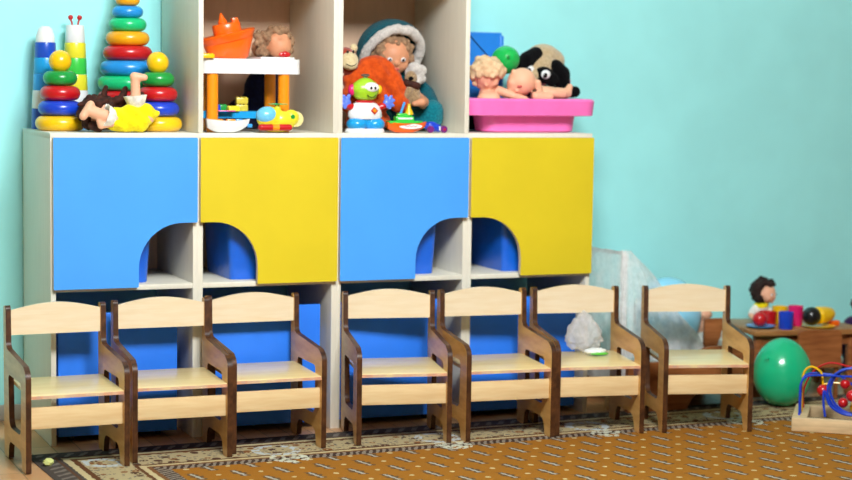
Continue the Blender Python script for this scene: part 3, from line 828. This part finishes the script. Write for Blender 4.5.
# robot
t = thing('toy_robot', 'toy robot with lime green head, blue hands and blue legs', 'toy robot', (1.031, .048, H)); t.scale = (1.14, 1.0, 1.02)
obj('base', BM(a_lathe, [(0, .0005), (.056, .0005), (.058, .006), (.055, .014), (0, .014)], 36, scale=(1.02, .68, 1)), 'w', t)
bobj('legs', [((-.026, -.004, .028), (.030, .034, .023)), ((.028, -.004, .028), (.030, .034, .023)), ((0, .002, .042), (.046, .030, .014))], 'aqua', t, .003, 3)
obj('torso', BM(a_lathe, [(0, .044), (.046, .044), (.051, .052), (.050, .066), (.044, .083), (.034, .094), (.024, .097), (0, .097)], 36, scale=(1, .68, 1)), 'w', t)
obj('collar', BM(a_lathe, [(0, .095), (.026, .095), (.029, .099), (.026, .103), (0, .103)], 30, scale=(1, .75, 1)), 'r', t)
bobj('head', [((0, 0, .138), (.042, .034, .034)), ((0, 0, .122), (.036, .029, .023)), ((0, 0, .150), (.030, .028, .026))], 'lime', t, .003, 3)
obj('face_plate', BM(a_ball, (.010, -.0265, .145), (.023, .012, .016), 4), 'w', t)
for sx in (.006, .018): obj('eye', BM(a_ball, (sx, -.0385, .143), (.0035, .002, .0045), 2), 'eye_k', t)
bm = bmesh.new(); a_tube(bm, spline([(-.004, -.0315, .121), (.002, -.0325, .1155), (.010, -.0332, .1138), (.018, -.0322, .116), (.023, -.0305, .121)], 5), .0013, 6); obj('mouth', bm, 'eye_k', t)
obj('antenna', BM(a_lathe, [(0, .17), (.006, .17), (.006, .178), (.012, .180), (.013, .184), (.008, .187), (0, .187)], 20, (0, 0, 0)), 'metal', t)
obj('ear', BM(a_ball, (-.040, 0, .136), (.012, .012, .018), 3), 'hp', t); obj('ear', BM(a_ball, (.042, 0, .138), (.009, .011, .015), 3), 'y', t)
def hand(s):
    hx = .066 if s > 0 else .058
    pr_ = [((s * hx, -.006, .094), (.014, .010, .016))]
    for k, (dx, dz, l) in enumerate([(.010, .022, 1), (.018, .010, 1), (.016, -.006, .9), (-.006, .024, .9), (.006, -.014, .8)]):
        pr_.append(((s * hx, -.007, .094), .0075, (s * (hx + dx), -.009, .094 + dz), .0058))
    return pr_
for s in (-1, 1):
    o = bobj('arm', [((s * .040, -.002, .080), .0125, (s * .054, -.005, .086), .0115)], 'r', t, .003, 2)
    bobj('hand', hand(s), 'bh', o, .0022, 2)
o = obj('badge', BM(a_box, (-.009, -.002, -.009), (.009, .002, .009), .002, (0, PI / 4, 0)), 'r', t, (.018, -.0325, .071), (R(-14), 0, R(14)))
obj('badge_centre', BM(a_ball, (0, -.0025, 0), (.006, .0015, .006), 3), 'org', o)

# small boat
t = thing('toy_boat', 'orange toy boat with green deck and yellow funnel beside the robot', 'toy boat', (1.174, .040, H + .0005))
obj('hull', boat_hull(.140, .048, .036, .45), 'or_', t)
bm = bmesh.new()
a_prism(bm, rounded([(-.066, -.020, .006), (.03, -.022, .02), (.066, 0, .01), (.03, .022, .02), (-.066, .020, .006)], 4), [], .032, .039, 'xy', 0, 0); obj('deck', bm, 'lg', t)
bm = bmesh.new(); a_box(bm, (-.042, -.015, .038), (.022, .015, .054), .004); a_box(bm, (-.034, -.012, .052), (.016, .012, .064), .005); obj('cabin', bm, 'lg', t)
obj('window_band', BM(a_box, (-.036, -.0158, .044), (.016, -.0150, .050), .0003), 'w', t)
obj('funnel', BM(a_lathe, [(0, .06), (.015, .06), (.013, .068), (.006, .082), (.005, .094), (0, .096)], 20, (.008, 0, 0)), 'y', t)
obj('mast', BM(a_tube, [(-.022, 0, .06), (-.008, 0, .100)], .0042, 10), 'lb', t)
bm = bmesh.new(); a_ball(bm, (0, 0, 0), (.040, .0015, .0085), 4); o = obj('sticker', bm, 'w', t, (.006, -.0235, .0215), (R(-12), 0, R(-1)))
bm = bmesh.new(); a_tube(bm, [(-.022 + .004 * k, -.0016, .0025 * math.sin(k * 1.9)) for k in range(12)], .0011, 6); obj('sticker_mark', bm, 'r', o)
# small blue car
t = thing('toy_car', 'tiny blue toy vehicle with a purple wheel at the right end of the shelf', 'toy car', (1.272, .035, H + .0005))
bobj('body', [((-.006, 0, .018), (.030, .016, .015)), ((-.012, 0, .028), (.02, .014, .010)), ((.012, 0, .014), (.016, .014, .012))], 'b', t, .0025, 2)
obj('stripe', BM(a_box, (.010, -.0162, .008), (.015, -.0135, .022), .0006), 'w', t)
for x in (-.02, .028): obj('wheel', BM(a_lathe, [(0, -.006), (.0105, -.006), (.012, -.003), (.012, .003), (.0105, .006), (0, .006)], 20, (x, -.012, .012), (PI / 2, 0, 0)), 'pu', t)
obj('hub', BM(a_ball, (.028, -.0185, .012), (.004, .002, .004), 2), 'r', t)

# ------------------------------------------------------------------ basin and its dolls
def basin_mesh():
    bm = bmesh.new()
    L, D_ = .474, .255
    def rr(o, r): e = .026 if o > .04 else 0; return rounded([(-L / 2 + o + e, -D_ / 2 + o, r), (L / 2 - o + e * .7, -D_ / 2 + o, r), (L / 2 - o + e * .7, D_ / 2 - o, r), (-L / 2 + o + e, D_ / 2 - o, r)], 8)
    lay = [(rr(.072, .05), 0.0005), (rr(.062, .05), .005), (rr(.060, .05), .018), (rr(.056, .05), .055), (rr(.005, .045), .058), (rr(.0, .045), .060), (rr(-.004, .045), .108), (rr(0, .045), .114), (rr(.006, .045), .116),
           (rr(.050, .05), .112), (rr(.060, .05), .100), (rr(.067, .05), .018), (rr(.078, .05), .006)]
    rings = [[bm.verts.new((p[0], p[1], z)) for p in l] for l, z in lay]; n = len(rings[0])
    for a, b in zip(rings[:-1], rings[1:]):
        for i in range(n): bm.faces.new((a[i], a[(i + 1) % n], b[(i + 1) % n], b[i]))
    bm.faces.new(rings[0]); bm.faces.new(rings[-1]); return bm
BX, BY = 1.630, .148
tag(obj('basin', basin_mesh(), 'basin', None, (BX, BY, H)), 'pink plastic basin heaped with dolls on the rightmost cabinet', 'basin')
# creamy haired doll in the basin
d = thing('doll', 'naked doll with cream curly hair at the left end of the pink basin', 'doll', (1.513, .15, H + .0065))
hc = (-.006, -.01, .188); fr = (R(40), R(-10), R(-40))
bobj('body', headprims(hc, .050, fr) + [((0, .0, .02), .03, (.0, 0, .09), .036), ((0, 0, .09), .036, (0, 0, .14), .026), ((.035, -.01, .135), .017, (.075, -.050, .118), .0145), ((.075, -.050, .118), .013, (.115, -.062, .108), .010),
        ((-.02, -.035, .10), .034, (.0, -.045, .105), .028)], 'skin', d, .004, 4)
bobj('hair', curls((hc[0], hc[1], hc[2] + .004), (.052, .050, .050), 120, .012, lambda v: v.z > -.25 or v.y > .3, .2), 'hair_cr', d, .004, 1)
# bald doll in front of the plush dog
d = thing('doll', 'naked bald doll lying in the pink basin in front of the plush dog', 'doll', (1.660, .125, H + .0065))
hc = (-.040, -.01, .164); fr = (R(60), R(50), R(20))
bobj('body', headprims(hc, .050, fr) + [((.04, .01, .125), .030, (.09, .01, .118), .033), ((.03, -.02, .138), .017, (.075, -.035, .128), .016), ((.075, -.035, .128), .017, (.11, -.035, .125), .016), ((.10, -.01, .125), .024, (.138, -.01, .128), .018),
      ((.138, -.01, .128), .016, (.149, -.008, .15), .012), ((.0, -.05, .118), .016, (.05, -.055, .115), .015), ((.04, .01, .12), .03, (.05, .02, .04), .028), ((.02, -.035, .13), .012, (.012, -.042, .165), .010)], 'skin', d, .004, 4)
obj('mouth', BM(a_ball, (0, 0, 0), (.010, .005, .004), 2), 'lip', d, (-.062, -.052, .150))
# plush dog behind the basin
d = thing('plush_dog', 'black and beige plush dog with big white eyes propped behind the pink basin', 'plush toy', (1.770, .370, H))
bobj('body', [((0, 0, .07), (.10, .055, .0705)), ((0, -.005, .13), (.075, .05, .06)), ((.09, -.02, .03), .03, (.115, -.045, .03), .028), ((.06, -.06, .135), .024, (.104, -.165, .139), .021), ((-.09, -.02, .034), .03, (-.32, -.05, .034), .032), ((-.32, -.05, .034), .032, (-.335, -.05, .05), .034)], 'fur_bk', d, .005, 2)
bobj('head', [((.004, -.075, .222), (.076, .062, .066)), ((.024, -.07, .262), (.060, .05, .044)), ((.058, -.07, .245), (.048, .045, .045)), ((-.02, -.12, .195), (.045, .03, .03))], 'fur_bg', d, .005, 2)
bobj('ear', [((-.022, -.108, .270), .025, (-.058, -.112, .248), .030), ((-.058, -.112, .248), .030, (-.088, -.112, .205), .026)], 'fur_bk', d, .004, 2)
bobj('ear', [((.048, -.125, .226), .026, (.072, -.122, .20), .032), ((.072, -.122, .20), .032, (.082, -.115, .16), .026)], 'fur_bk', d, .004, 2)
bobj('eye_patch', [((-.005, -.135, .196), (.040, .018, .030)), ((.03, -.13, .182), (.032, .018, .026))], 'fur_bk', d, .004, 2)
for x, z in ((-.004, .198), (-.056, .214)):
    o = obj('eye', BM(a_ball, (0, 0, 0), (.018, .009, .016), 3), 'eye_w', d, (x, -.153 if x > -.03 else -.130, z)); obj('pupil', BM(a_ball, (-.006, -.0075, -.003), (.0085, .004, .009), 3), 'eye_k', o)
bobj('bow', [((.108, -.085, .172), (.018, .02, .028)), ((.112, -.08, .14), (.014, .018, .018))], 'hp', d, .004, 2)
# small green balloon and blue folder
t = thing('balloon', 'small bright green balloon between the blue folder and the plush dog', 'balloon', (1.615, .225, H + .247))
bm = bmesh.new(); a_lathe(bm, [(0, -.052)] + [(.049 * math.sin(a) * (1 + .08 * math.cos(a)), -.052 * math.cos(a)) for a in [PI * k / 20 for k in range(1, 20)]] + [(0, .052)], 32, rot=(R(70), R(20), 0)); obj('skin', bm, 'bal_s', t)
obj('knot', BM(a_lathe, [(0, 0), (.004, 0), (.0025, .004), (.006, .009), (0, .010)], 14, (-.016, -.049, .008), (R(75), R(-15), 0)), 'g', t)
t = thing('folder_box', 'blue plastic folder box with diagonal elastic standing behind the cream haired doll', 'folder', (1.585, .40, H))
obj('case', BM(a_box, (-.09, -.018, .0005), (.088, .018, .343), .006, seg=3), 'folder', t)
obj('flap', BM(a_box, (.080, -.020, .10), (.094, .016, .332), .003), 'folder', t)
bm = bmesh.new(); a_tube(bm, [(-.050, -.0192, .342), (.088, -.0192, .205)], .0022, 8); obj('elastic', bm, 'nv', t)

# ------------------------------------------------------------------ doll bed right of the cabinets
bed = thing('doll_bed', 'brown wooden doll bed with a white canopy post behind the two right chairs', 'doll bed', (2.00, .0, 0.0026))
bm = bmesh.new()
outl = [(.0, .0, .004), (.235, .0, .004), (.265, .052, .05), (.375, .058, .05), (.415, .0, .004), (.50, .0, .004), (.50, .19, .01), (.43, .215, .05), (.32, .215, .06), (.2, .17, .03), (.0, .17, .01)]
bm = bmesh.new(); a_prism(bm, rounded([(x - .040, z, r) for x, z, r in outl], 6), [], -.07, -.054, 'xz', 0, 0); obj('side_board', bm, 'wood', bed)
bm = bmesh.new(); a_prism(bm, rounded([(x - .040, z, r) for x, z, r in outl], 6), [], .244, .26, 'xz', 0, 0); obj('side_board', bm, 'wood', bed)
obj('headboard', BM(a_box, (.366, .1005, .1505), (.443, .116, .288), .003), 'wood', bed)
obj('end_board', BM(a_box, (.4435, -.0535, .05), (.459, .2435, .17), .003), 'wood', bed)
obj('footboard', BM(a_box, (.0, -.0535, .05), (.016, .2435, .17), .003), 'wood', bed)
obj('bed_base', BM(a_box, (.016, -.0535, .085), (.443, .2435, .10), 0), 'wood', bed)
obj('mattress', BM(a_box, (.018, -.045, .1005), (.441, .242, .150), .012, seg=3), 'lace', bed)
obj('canopy_post', BM(a_box, (-.020, .018, 0), (.0, .040, .545), .003), 'whitewood', bed)
obj('canopy_post', BM(a_box, (-.058, .236, 0), (-.040, .256, .545), .003), 'whitewood', bed)
bm = bmesh.new(); a_tube(bm, [(-.010, .03, .540), (-.05, .246, .540)], .006, 10); obj('canopy_rail', bm, 'metal', bed)
obj('end_foot', BM(a_box, (-.085, .0, .0), (-.03, .016, .085), .008), 'pine', bed)
# tulle canopy
def surf(rows, nsub=8, thick=0, wob=.006, fr=60):
    bm = bmesh.new(); cur = [spline(r, nsub) for r in rows]; n = len(cur[0]); m_ = 10; grid = []
    ncols = n
    cols = [spline([cur[i][j] for i in range(len(cur))], m_) for j in range(n)]
    for j, c in enumerate(cols):
        row = []
        for i, p in enumerate(c):
            k = i / (len(c) - 1)
            row.append(bm.verts.new(p + Vector((0, wob * k * math.sin(j * fr / n + 1.7 * math.sin(k * 3)), wob * .3 * math.sin(j * 1.3)))))
        grid.append(row)
    for a, b in zip(grid[:-1], grid[1:]):
        for i in range(len(a) - 1): bm.faces.new((a[i], a[i + 1], b[i + 1], b[i]))
    return bm
t = thing('tulle_canopy', 'sheer white tulle canopy hanging over the doll bed', 'canopy', (0, 0, 0))
o = obj('back_drape', surf([[(1.930, .258, .553), (1.95, .14, .553), (1.974, .012, .553)], [(1.926, .264, .40), (1.942, .14, .40), (1.964, .008, .40)], [(1.922, .268, .22), (1.940, .14, .22), (1.962, .004, .22)], [(1.92, .27, .095), (1.938, .14, .095), (1.96, .0, .095)]]), 'tulle', t)
o = obj('front_drape', surf([[(1.975, .022, .555), (1.99, .012, .555), (2.005, .018, .553), (2.015, .026, .548)],
                             [(1.966, .008, .42), (2.00, -.004, .42), (2.06, -.004, .45), (2.115, .03, .46)],
                             [(1.955, .0, .28), (2.00, -.012, .28), (2.10, -.014, .32), (2.20, .02, .34)],
                             [(1.945, -.004, .17), (1.99, -.02, .215), (2.12, -.022, .215), (2.29, -.006, .235)],
                             [(1.935, -.008, .095), (1.985, -.025, .185), (2.10, -.026, .168), (2.30, -.02, .164)]], wob=.010, fr=46), 'tulle', t)
# pale blue balloon on the bed
t = thing('balloon', 'pale blue balloon resting on the doll bed behind the rightmost chair', 'balloon', (2.232, .143, .157))
bm = bmesh.new(); a_lathe(bm, [(0, 0)] + [(.1225 * math.sin(a) * (1 - .06 * math.cos(a)), .142 * (1 - math.cos(a))) for a in [PI * k / 24 for k in range(1, 24)]] + [(0, .284)], 40); obj('skin', bm, 'bal_b', t)
obj('knot', BM(a_lathe, [(0, 0), (.004, 0), (.003, .005), (.007, .011), (0, .012)], 14, (.085, .06, .225), (R(-20), R(45), 0)), 'bal_b', t)
# baby doll in the bed
d = thing('doll', 'baby doll with white wrap lying at the head of the doll bed', 'doll', (2.402, .175, .1545))
hc = (.0, .0, .142); fr = (R(-40), 0, R(60))
bobj('body', headprims(hc, .029, fr) + [((0, .01, .035), .03, (0, .005, .11), .022)], 'skin', d, .004, 4)
face(d, hc, .029, fr)
bobj('wrap', [((-.005, 0, .032), (.045, .05, .0315)), ((.01, .01, .06), (.042, .045, .03))], 'lace', d, .005, 3)
tag(bobj('bundle', [((0, 0, .045), (.026, .042, .044)), ((.004, .0, .085), (.018, .035, .03)), ((.006, -.02, .03), (.022, .03, .03))], 'lace', None, .005, 2, (2.412, .030, .1535)), 'white cloth bundle at the head of the doll bed beside the toy table', 'cloth')

# film and packet on chair six
p = on_chair(5, .170, .235, .2325)
def crumple(sx, sy, sz, seed, sub=4, amp=.25, taper=0):
    rnd = random.Random(seed); bm = bmesh.new(); a_ball(bm, (0, 0, 0), 1, sub)
    ds = [(Vector((rnd.uniform(-1, 1), rnd.uniform(-1, 1), rnd.uniform(-1, 1))).normalized(), rnd.uniform(4, 13), rnd.uniform(0, 6)) for k in range(9)]
    for v in bm.verts:
        k = 1 + amp * sum(abs(math.sin(f * v.co.dot(d_) + ph)) - .5 for d_, f, ph in ds) / 3
        v.co = Vector((v.co.x * sx * k, v.co.y * sy * k, v.co.z * sz * k))
    for v in bm.verts: v.co.x *= 1 - taper * v.co.z / sz
    mz = min(v.co.z for v in bm.verts)
    for v in bm.verts: v.co.z -= mz
    return bm
tag(obj('film_wrap', crumple(.052, .030, .058, 3, 4, .25, .45), 'film', None, p, (0, 0, R(-9)), True, 180), 'crumpled sheer white film on the seat of the second chair from the right', 'wrapping film')
p = on_chair(5, .196, .188, .2305)
t = thing('packet', 'small white and green packet on the chair seat by the crumpled film', 'packet', p, R(-5))
obj('pouch', crumple(.036, .020, .011, 5, 4, .15), 'packet_w', t, angle=180)
bm = crumple(.030, .011, .005, 8, 3, .15); obj('green_edge', bm, 'packet_g', t, (.008, -.016, .001), angle=180)

# ------------------------------------------------------------------ toy table and friends at right
TZ = .252; tr = R(-8)
t = thing('small_table', 'low brown wooden toy table against the teal wall, laden with toy dishes', 'table', (2.520, .015, 0), tr)
obj('tabletop', BM(a_box, (0, 0, TZ - .020), (.435, .33, TZ), .004), 'wood_top', t)
for lx in (.03, .40):
    for ly in (.04, .29): obj('leg', BM(a_box, (lx - .014, ly - .014, 0.005), (lx + .014, ly + .014, TZ - .0205), .002), 'wood', t)
obj('apron', BM(a_box, (.044, .030, TZ - .06), (.386, .042, TZ - .0205), .001), 'wood', t)
def tp(x, y): return (2.520 + x * math.cos(tr) - y * math.sin(tr), .015 + x * math.sin(tr) + y * math.cos(tr), TZ + .0006)
def P2(x, y, z=TZ + .0006): return (x, y, z)
# small chair in front of it
t = thing('toy_chair', 'small brown wooden toy chair with its back to us before the toy table', 'chair', (2.668, -.045, .0026), R(-6))
bm = bmesh.new(); a_prism(bm, rounded([(0, .115, .006), (.172, .115, .006), (.172, .252, .02), (.0, .252, .02)], 5), [], 0, .013, 'xz', 0, 0); obj('backrest', bm, 'wood', t)
for lx in (.002, .157): obj('leg', BM(a_box, (lx, .0135, 0), (lx + .013, .0265, .20), .001), 'wood', t)
for lx in (.002, .157): obj('leg', BM(a_box, (lx, .115, 0), (lx + .013, .128, .108), .001), 'wood', t)
obj('seat', BM(a_box, (-.002, .027, .109), (.174, .132, .121), .002), 'wood', t)
# doll on the table
d = thing('doll', 'small curly dark haired doll with white collar seated on the toy table', 'doll', P2(2.672, .225))
hc = (.018, -.018, .106); hr = .036; fr = (R(4), 0, R(26))
bobj('body', headprims(hc, hr, fr) + [((0, 0, .022), .022, (.003, 0, .055), .024), ((.003, 0, .05), .02, (.01, -.01, .08), .014), ((-.025, -.005, .05), .012, (-.048, -.02, .028), .011), ((-.048, -.02, .028), .010, (-.05, -.05, .018), .010),
      ((.03, -.005, .05), .012, (.045, -.02, .03), .01)], 'skin', d, .0035, 4)
face(d, hc, hr, fr)
bobj('hair', curls((hc[0] - .006, hc[1] + .012, hc[2] + .010), (.042, .038, .040), 120, .0115, lambda v: (Euler((0, 0, R(-26))).to_matrix() @ v).y > -.25 or v.z > .55, .3), 'hair_dk', d, .0035, 1)
bobj('blouse', [((0, 0, .03), (.038, .030, .031)), ((.002, -.003, .052), (.034, .028, .018)), ((-.028, -.006, .045), .015, (-.042, -.016, .034), .014), ((.03, -.006, .045), .015, (.04, -.014, .036), .013)], 'lace', d, .0035, 2)
bobj('yoke', [((.006, -.006, .066), (.030, .026, .009)), ((.0, -.02, .058), (.022, .012, .008))], 'yel_cloth', d, .003, 2)
# dishes
def mug(name, lab, loc, r, h, c, handle=None, tilt=(0, 0, 0)):
    t = thing(name, lab, 'toy cup', loc, 0, 'toy cups on the toy table'); t.rotation_euler = tilt
    obj('cup', BM(a_lathe, [(0, .0), (r * .88, 0), (r * .92, .002), (r, h), (r - .002, h), (r * .84, .004), (0, .004)], 28), c, t)
    if handle is not None:
        a = handle; pts = [(math.cos(a) * (r * .93 + q), math.sin(a) * (r * .93 + q), h * z) for q, z in ((0, .8), (.010, .82), (.015, .6), (.012, .36), (0, .28))]
        bm = bmesh.new(); a_tube(bm, spline(pts, 5), .0028, 8); obj('handle', bm, c, t)
    return t
o = tag(obj('toy_plate', BM(a_lathe, [(0, 0), (.034, 0), (.052, .007), (.053, .009), (.050, .009), (.033, .003), (0, .003)], 36), 'aqua', None, P2(2.588, .085)), 'blue toy plate under the red ball on the toy table', 'toy plate')
o = tag(obj('toy_ball', BM(a_ball, (0, 0, .027), .027, 4), 'r', None, P2(2.585, .085, TZ + .0040)), 'shiny red toy ball sitting on the blue plate', 'toy ball')
mug('toy_cup', 'red toy cup behind the blue mug on the toy table', P2(2.660, .150), .034, .048, 'r')
mug('toy_mug', 'royal blue toy mug with handle at the front edge of the toy table', P2(2.660, .030), .0275, .062, 'b', .35)
mug('toy_cup', 'yellow toy cup between the red cup and the pink cup', P2(2.728, .172), .029, .062, 'y')
mug('toy_cup', 'hot pink toy cup left of the black ball on the toy table', P2(2.748, .100), .028, .072, 'hp')
o = tag(obj('toy_plate', BM(a_lathe, [(0, 0), (.040, 0), (.060, .005), (.061, .007), (.058, .007), (.039, .003), (0, .003)], 36), 'y', None, P2(2.805, .035)), 'yellow toy plate under the yellow skittle on the toy table', 'toy plate')
t = thing('toy_skittle', 'yellow toy skittle with a black ball end lying on the yellow plate', 'toy', P2(2.770, .030, TZ + .0085), R(14))
obj('ball_end', BM(a_ball, (0, 0, .034), .034, 4), 'k', t)
obj('cone', BM(a_lathe, [(0, .018), (.020, .018), (.032, .035), (.030, .07), (.024, .098), (.018, .108), (0, .110)], 28, (0, 0, .033), (0, R(88), 0)), 'y', t)
o = tag(obj('toy_ball', BM(a_ball, (0, 0, .017), .017, 3), 'cr', None, P2(2.885, .105)), 'small cream ball behind the orange block on the toy table', 'toy ball')
o = tag(obj('toy_block', BM(a_box, (-.020, -.012, 0), (.020, .012, .019), .003), 'or_', None, P2(2.885, .058), (0, 0, R(-5))), 'small orange block at the right end of the toy table', 'toy block')
# seated doll at the right edge
d = thing('doll', 'doll in dark purple clothes seated on the floor at the right picture edge', 'doll', (3.15, .21, .0)); d.scale = (1, 1, .85)
hc = (0, -.01, .345); fr = (0, 0, R(-40))
bobj('body', headprims(hc, .05, fr) + [((0, 0, .05), .05, (0, 0, .27), .04), ((0, 0, .27), .03, (0, -.005, .31), .022), ((-.06, -.02, .20), .02, (-.075, -.06, .12), .018)], 'skin_d', d, .005, 4)
face(d, hc, .05, fr)
bobj('hair', curls((hc[0], hc[1] + .01, hc[2] + .01), (.052, .05, .052), 90, .014, lambda v: v.z > .3 or v.y > .1, .2), 'hair_br', d, .005, 1)
bobj('coat', [((0, 0, .075), (.10, .08, .075)), ((0, 0, .16), (.078, .06, .08)), ((0, 0, .24), (.06, .05, .05)), ((-.06, 0, .265), .045, (-.095, -.02, .18), .044), ((-.095, -.02, .18), .044, (-.09, -.06, .10), .040), ((.06, 0, .25), .032, (.09, -.02, .17), .034),
              ((-.05, -.05, .045), .045, (-.07, -.16, .04), .040), ((.05, -.05, .045), .045, (.07, -.16, .04), .040)], 'purple', d, .006, 3)

# ------------------------------------------------------------------ big green balloon
t = thing('balloon', 'large green balloon on the floor in front of the toy table', 'balloon', (2.552, -.118, .0026)); t.scale = (.9, .9, 1)
bm = bmesh.new(); a_lathe(bm, [(0, 0)] + [(.1145 * math.sin(a) * (1 + .05 * math.cos(a)), .121 * (1 - math.cos(a))) for a in [PI * k / 30 for k in range(1, 30)]] + [(0, .242)], 48); obj('skin', bm, 'bal_g', t)
obj('knot', BM(a_lathe, [(0, 0), (.005, 0), (.003, .005), (.008, .012), (0, .013)], 14, (-.094, -.04, .178), (R(30), R(-62), 0)), 'bal_g', t)

# ------------------------------------------------------------------ bead maze
MZ = R(-37)
t = thing('bead_maze', 'wooden bead maze with looping coloured wires at the right front', 'bead maze', (2.318, -.530, .0026), MZ)
L_, D_ = .44, .27; hh = .046
for nm, lo, hi in (('frame_rail', (0, 0, 0), (L_, .022, hh)), ('frame_rail', (0, D_ - .022, 0), (L_, D_, hh)), ('frame_end', (0, .0225, 0), (.050, D_ - .0225, hh)), ('frame_end', (L_ - .05, .0225, 0), (L_, D_ - .0225, hh))):
    obj(nm, BM(a_box, lo, hi, .004), 'pine', t)
obj('floor_board', BM(a_box, (.05, .0225, .001), (L_ - .05, D_ - .0225, .006), 0), 'plyedge', t)
def wire(name, pts, c, r=.0030, n=8, closed=False):
    bm = bmesh.new(); a_tube(bm, spline(pts, n), r, 8); return obj(name, bm, c, t)
Z0 = hh - .004
wire('wire', [(.022, .050, Z0), (.022, .050, .115), (.024, .055, .150), (.040, .065, .172), (.075, .075, .178), (.16, .08, .178), (.26, .085, .180), (.36, .09, .170), (.40, .095, .14), (.405, .095, Z0)], 'b', .0036)
wire('wire', [(.024, .085, Z0), (.024, .085, .13), (.030, .10, .165), (.06, .12, .178), (.14, .13, .172)], 'b', .0032)
# coil
coil = []
for k in range(0, 27):
    a = R(180) + k * 2 * PI / 9
    coil.append((.185 + .085 * math.cos(a) + .003 * k / 3, .075 + .030 * (k / 27.0) , .128 + .078 * math.sin(a)))
wire('wire', [(.105, .07, Z0)] + [(.098, .072, .09)] + coil[0:] + [(.285, .11, .09), (.30, .11, Z0)], 'b', .0040, 6)
wire('wire', [(.026, .12, Z0), (.026, .12, .150), (.034, .118, .185), (.055, .112, .200), (.082, .105, .188), (.092, .10, .165), (.095, .10, .11)], 'y', .0036)
wire('wire', [(.095, .10, .145), (.13, .10, .152), (.17, .10, .15)], 'y', .0030)
wire('wire', [(.190, .05, .125), (.193, .045, .095), (.21, .04, .082), (.26, .04, .080), (.34, .045, .082), (.38, .05, .06), (.385, .05, Z0)], 'y', .0034)
wire('wire', [(.028, .20, Z0), (.028, .20, .11), (.06, .19, .175), (.11, .18, .205), (.16, .175, .20), (.20, .175, .185), (.24, .18, .12), (.25, .18, Z0)], 'r', .0032)
wire('wire', [(.24, .14, Z0), (.25, .13, .10), (.30, .12, .12), (.36, .12, .10), (.38, .13, Z0)], 'g', .0032)
for (x, y, z, r, c) in [(.094, .098, .125, .020, 'r'), (.165, .10, .150, .017, 'r'), (.190, .050, .120, .020, 'r'), (.160, .11, .085, .017, 'r'), (.198, .10, .070, .017, 'y'), (.250, .13, .085, .017, 'g'), (.30, .12, .12, .018, 'r'), (.205, .14, .0205, .014, 'y'), (.36, .045, .075, .018, 'y'),
                        (.34, .09, .172, .018, 'r')]:
    obj('bead', BM(a_ball, (x, y, z), r, 3), c, t)

# paper scrap
tag(obj('paper_scrap', crumple(.014, .010, .0095, 11, 3, .35), 'paper', None, (-.064, -.285, .0028), (0, 0, .4), True, 20), 'crumpled pale yellow green paper scrap on the carpet by the leftmost chair', 'paper')

# ------------------------------------------------------------------ light
w = bpy.data.worlds.new('World'); SC.world = w; w.use_nodes = True
bg = w.node_tree.nodes['Background']; bg.inputs[0].default_value = (.93, .97, 1.0, 1); bg.inputs[1].default_value = .5
def area(name, loc, tgt, size, e, col=(1, 1, 1), sy=None):
    l = bpy.data.lights.new(name, 'AREA'); l.shape = 'RECTANGLE'; l.size = size; l.size_y = sy or size; l.energy = e; l.color = col
    o = bpy.data.objects.new(name, l); COL.objects.link(o); o.location = loc
    o.rotation_euler = (Vector(tgt) - Vector(loc)).to_track_quat('-Z', 'Y').to_euler()
    return o
area('ceiling_lamp', (.42, -2.9, 2.85), (1.05, 0, .7), 1.2, 262, (.95, .985, 1.0), 1.0)
area('fill_light', (-.6, -6.8, 1.7), (.6, 0, 1.0), 2.6, 8, (.95, .98, 1), 1.5)  # soft fill added at the unseen front wall; no window stands there

# ------------------------------------------------------------------ camera
f = 1832.0; yaw, pit, rol = 3.94961899e-01, 8.97180753e-02, 1.41962151e-02
cam = bpy.data.cameras.new('camera'); co = bpy.data.objects.new('camera', cam); COL.objects.link(co)
fw = Vector((math.sin(yaw) * math.cos(pit), math.cos(yaw) * math.cos(pit), -math.sin(pit)))
r0 = Vector((math.cos(yaw), -math.sin(yaw), 0)); u0 = r0.cross(fw)
rr = r0 * math.cos(rol) + u0 * math.sin(rol); uu = -r0 * math.sin(rol) + u0 * math.cos(rol)
mt = Matrix((rr, uu, -fw)).transposed().to_4x4(); mt.translation = Vector((-9.35990612e-01, -4.81580958e+00, 9.98690504e-01)) * 1.15
co.matrix_world = mt
cam.sensor_width = 36; cam.lens = f * 36 / 852; cam.clip_start = .1
cam.dof.use_dof = True; cam.dof.focus_distance = 5.5; cam.dof.aperture_fstop = 1.8
SC.camera = co
SC.view_settings.view_transform = 'Standard'; SC.view_settings.look = 'None'; SC.view_settings.gamma = 1; SC.view_settings.exposure = 0.0
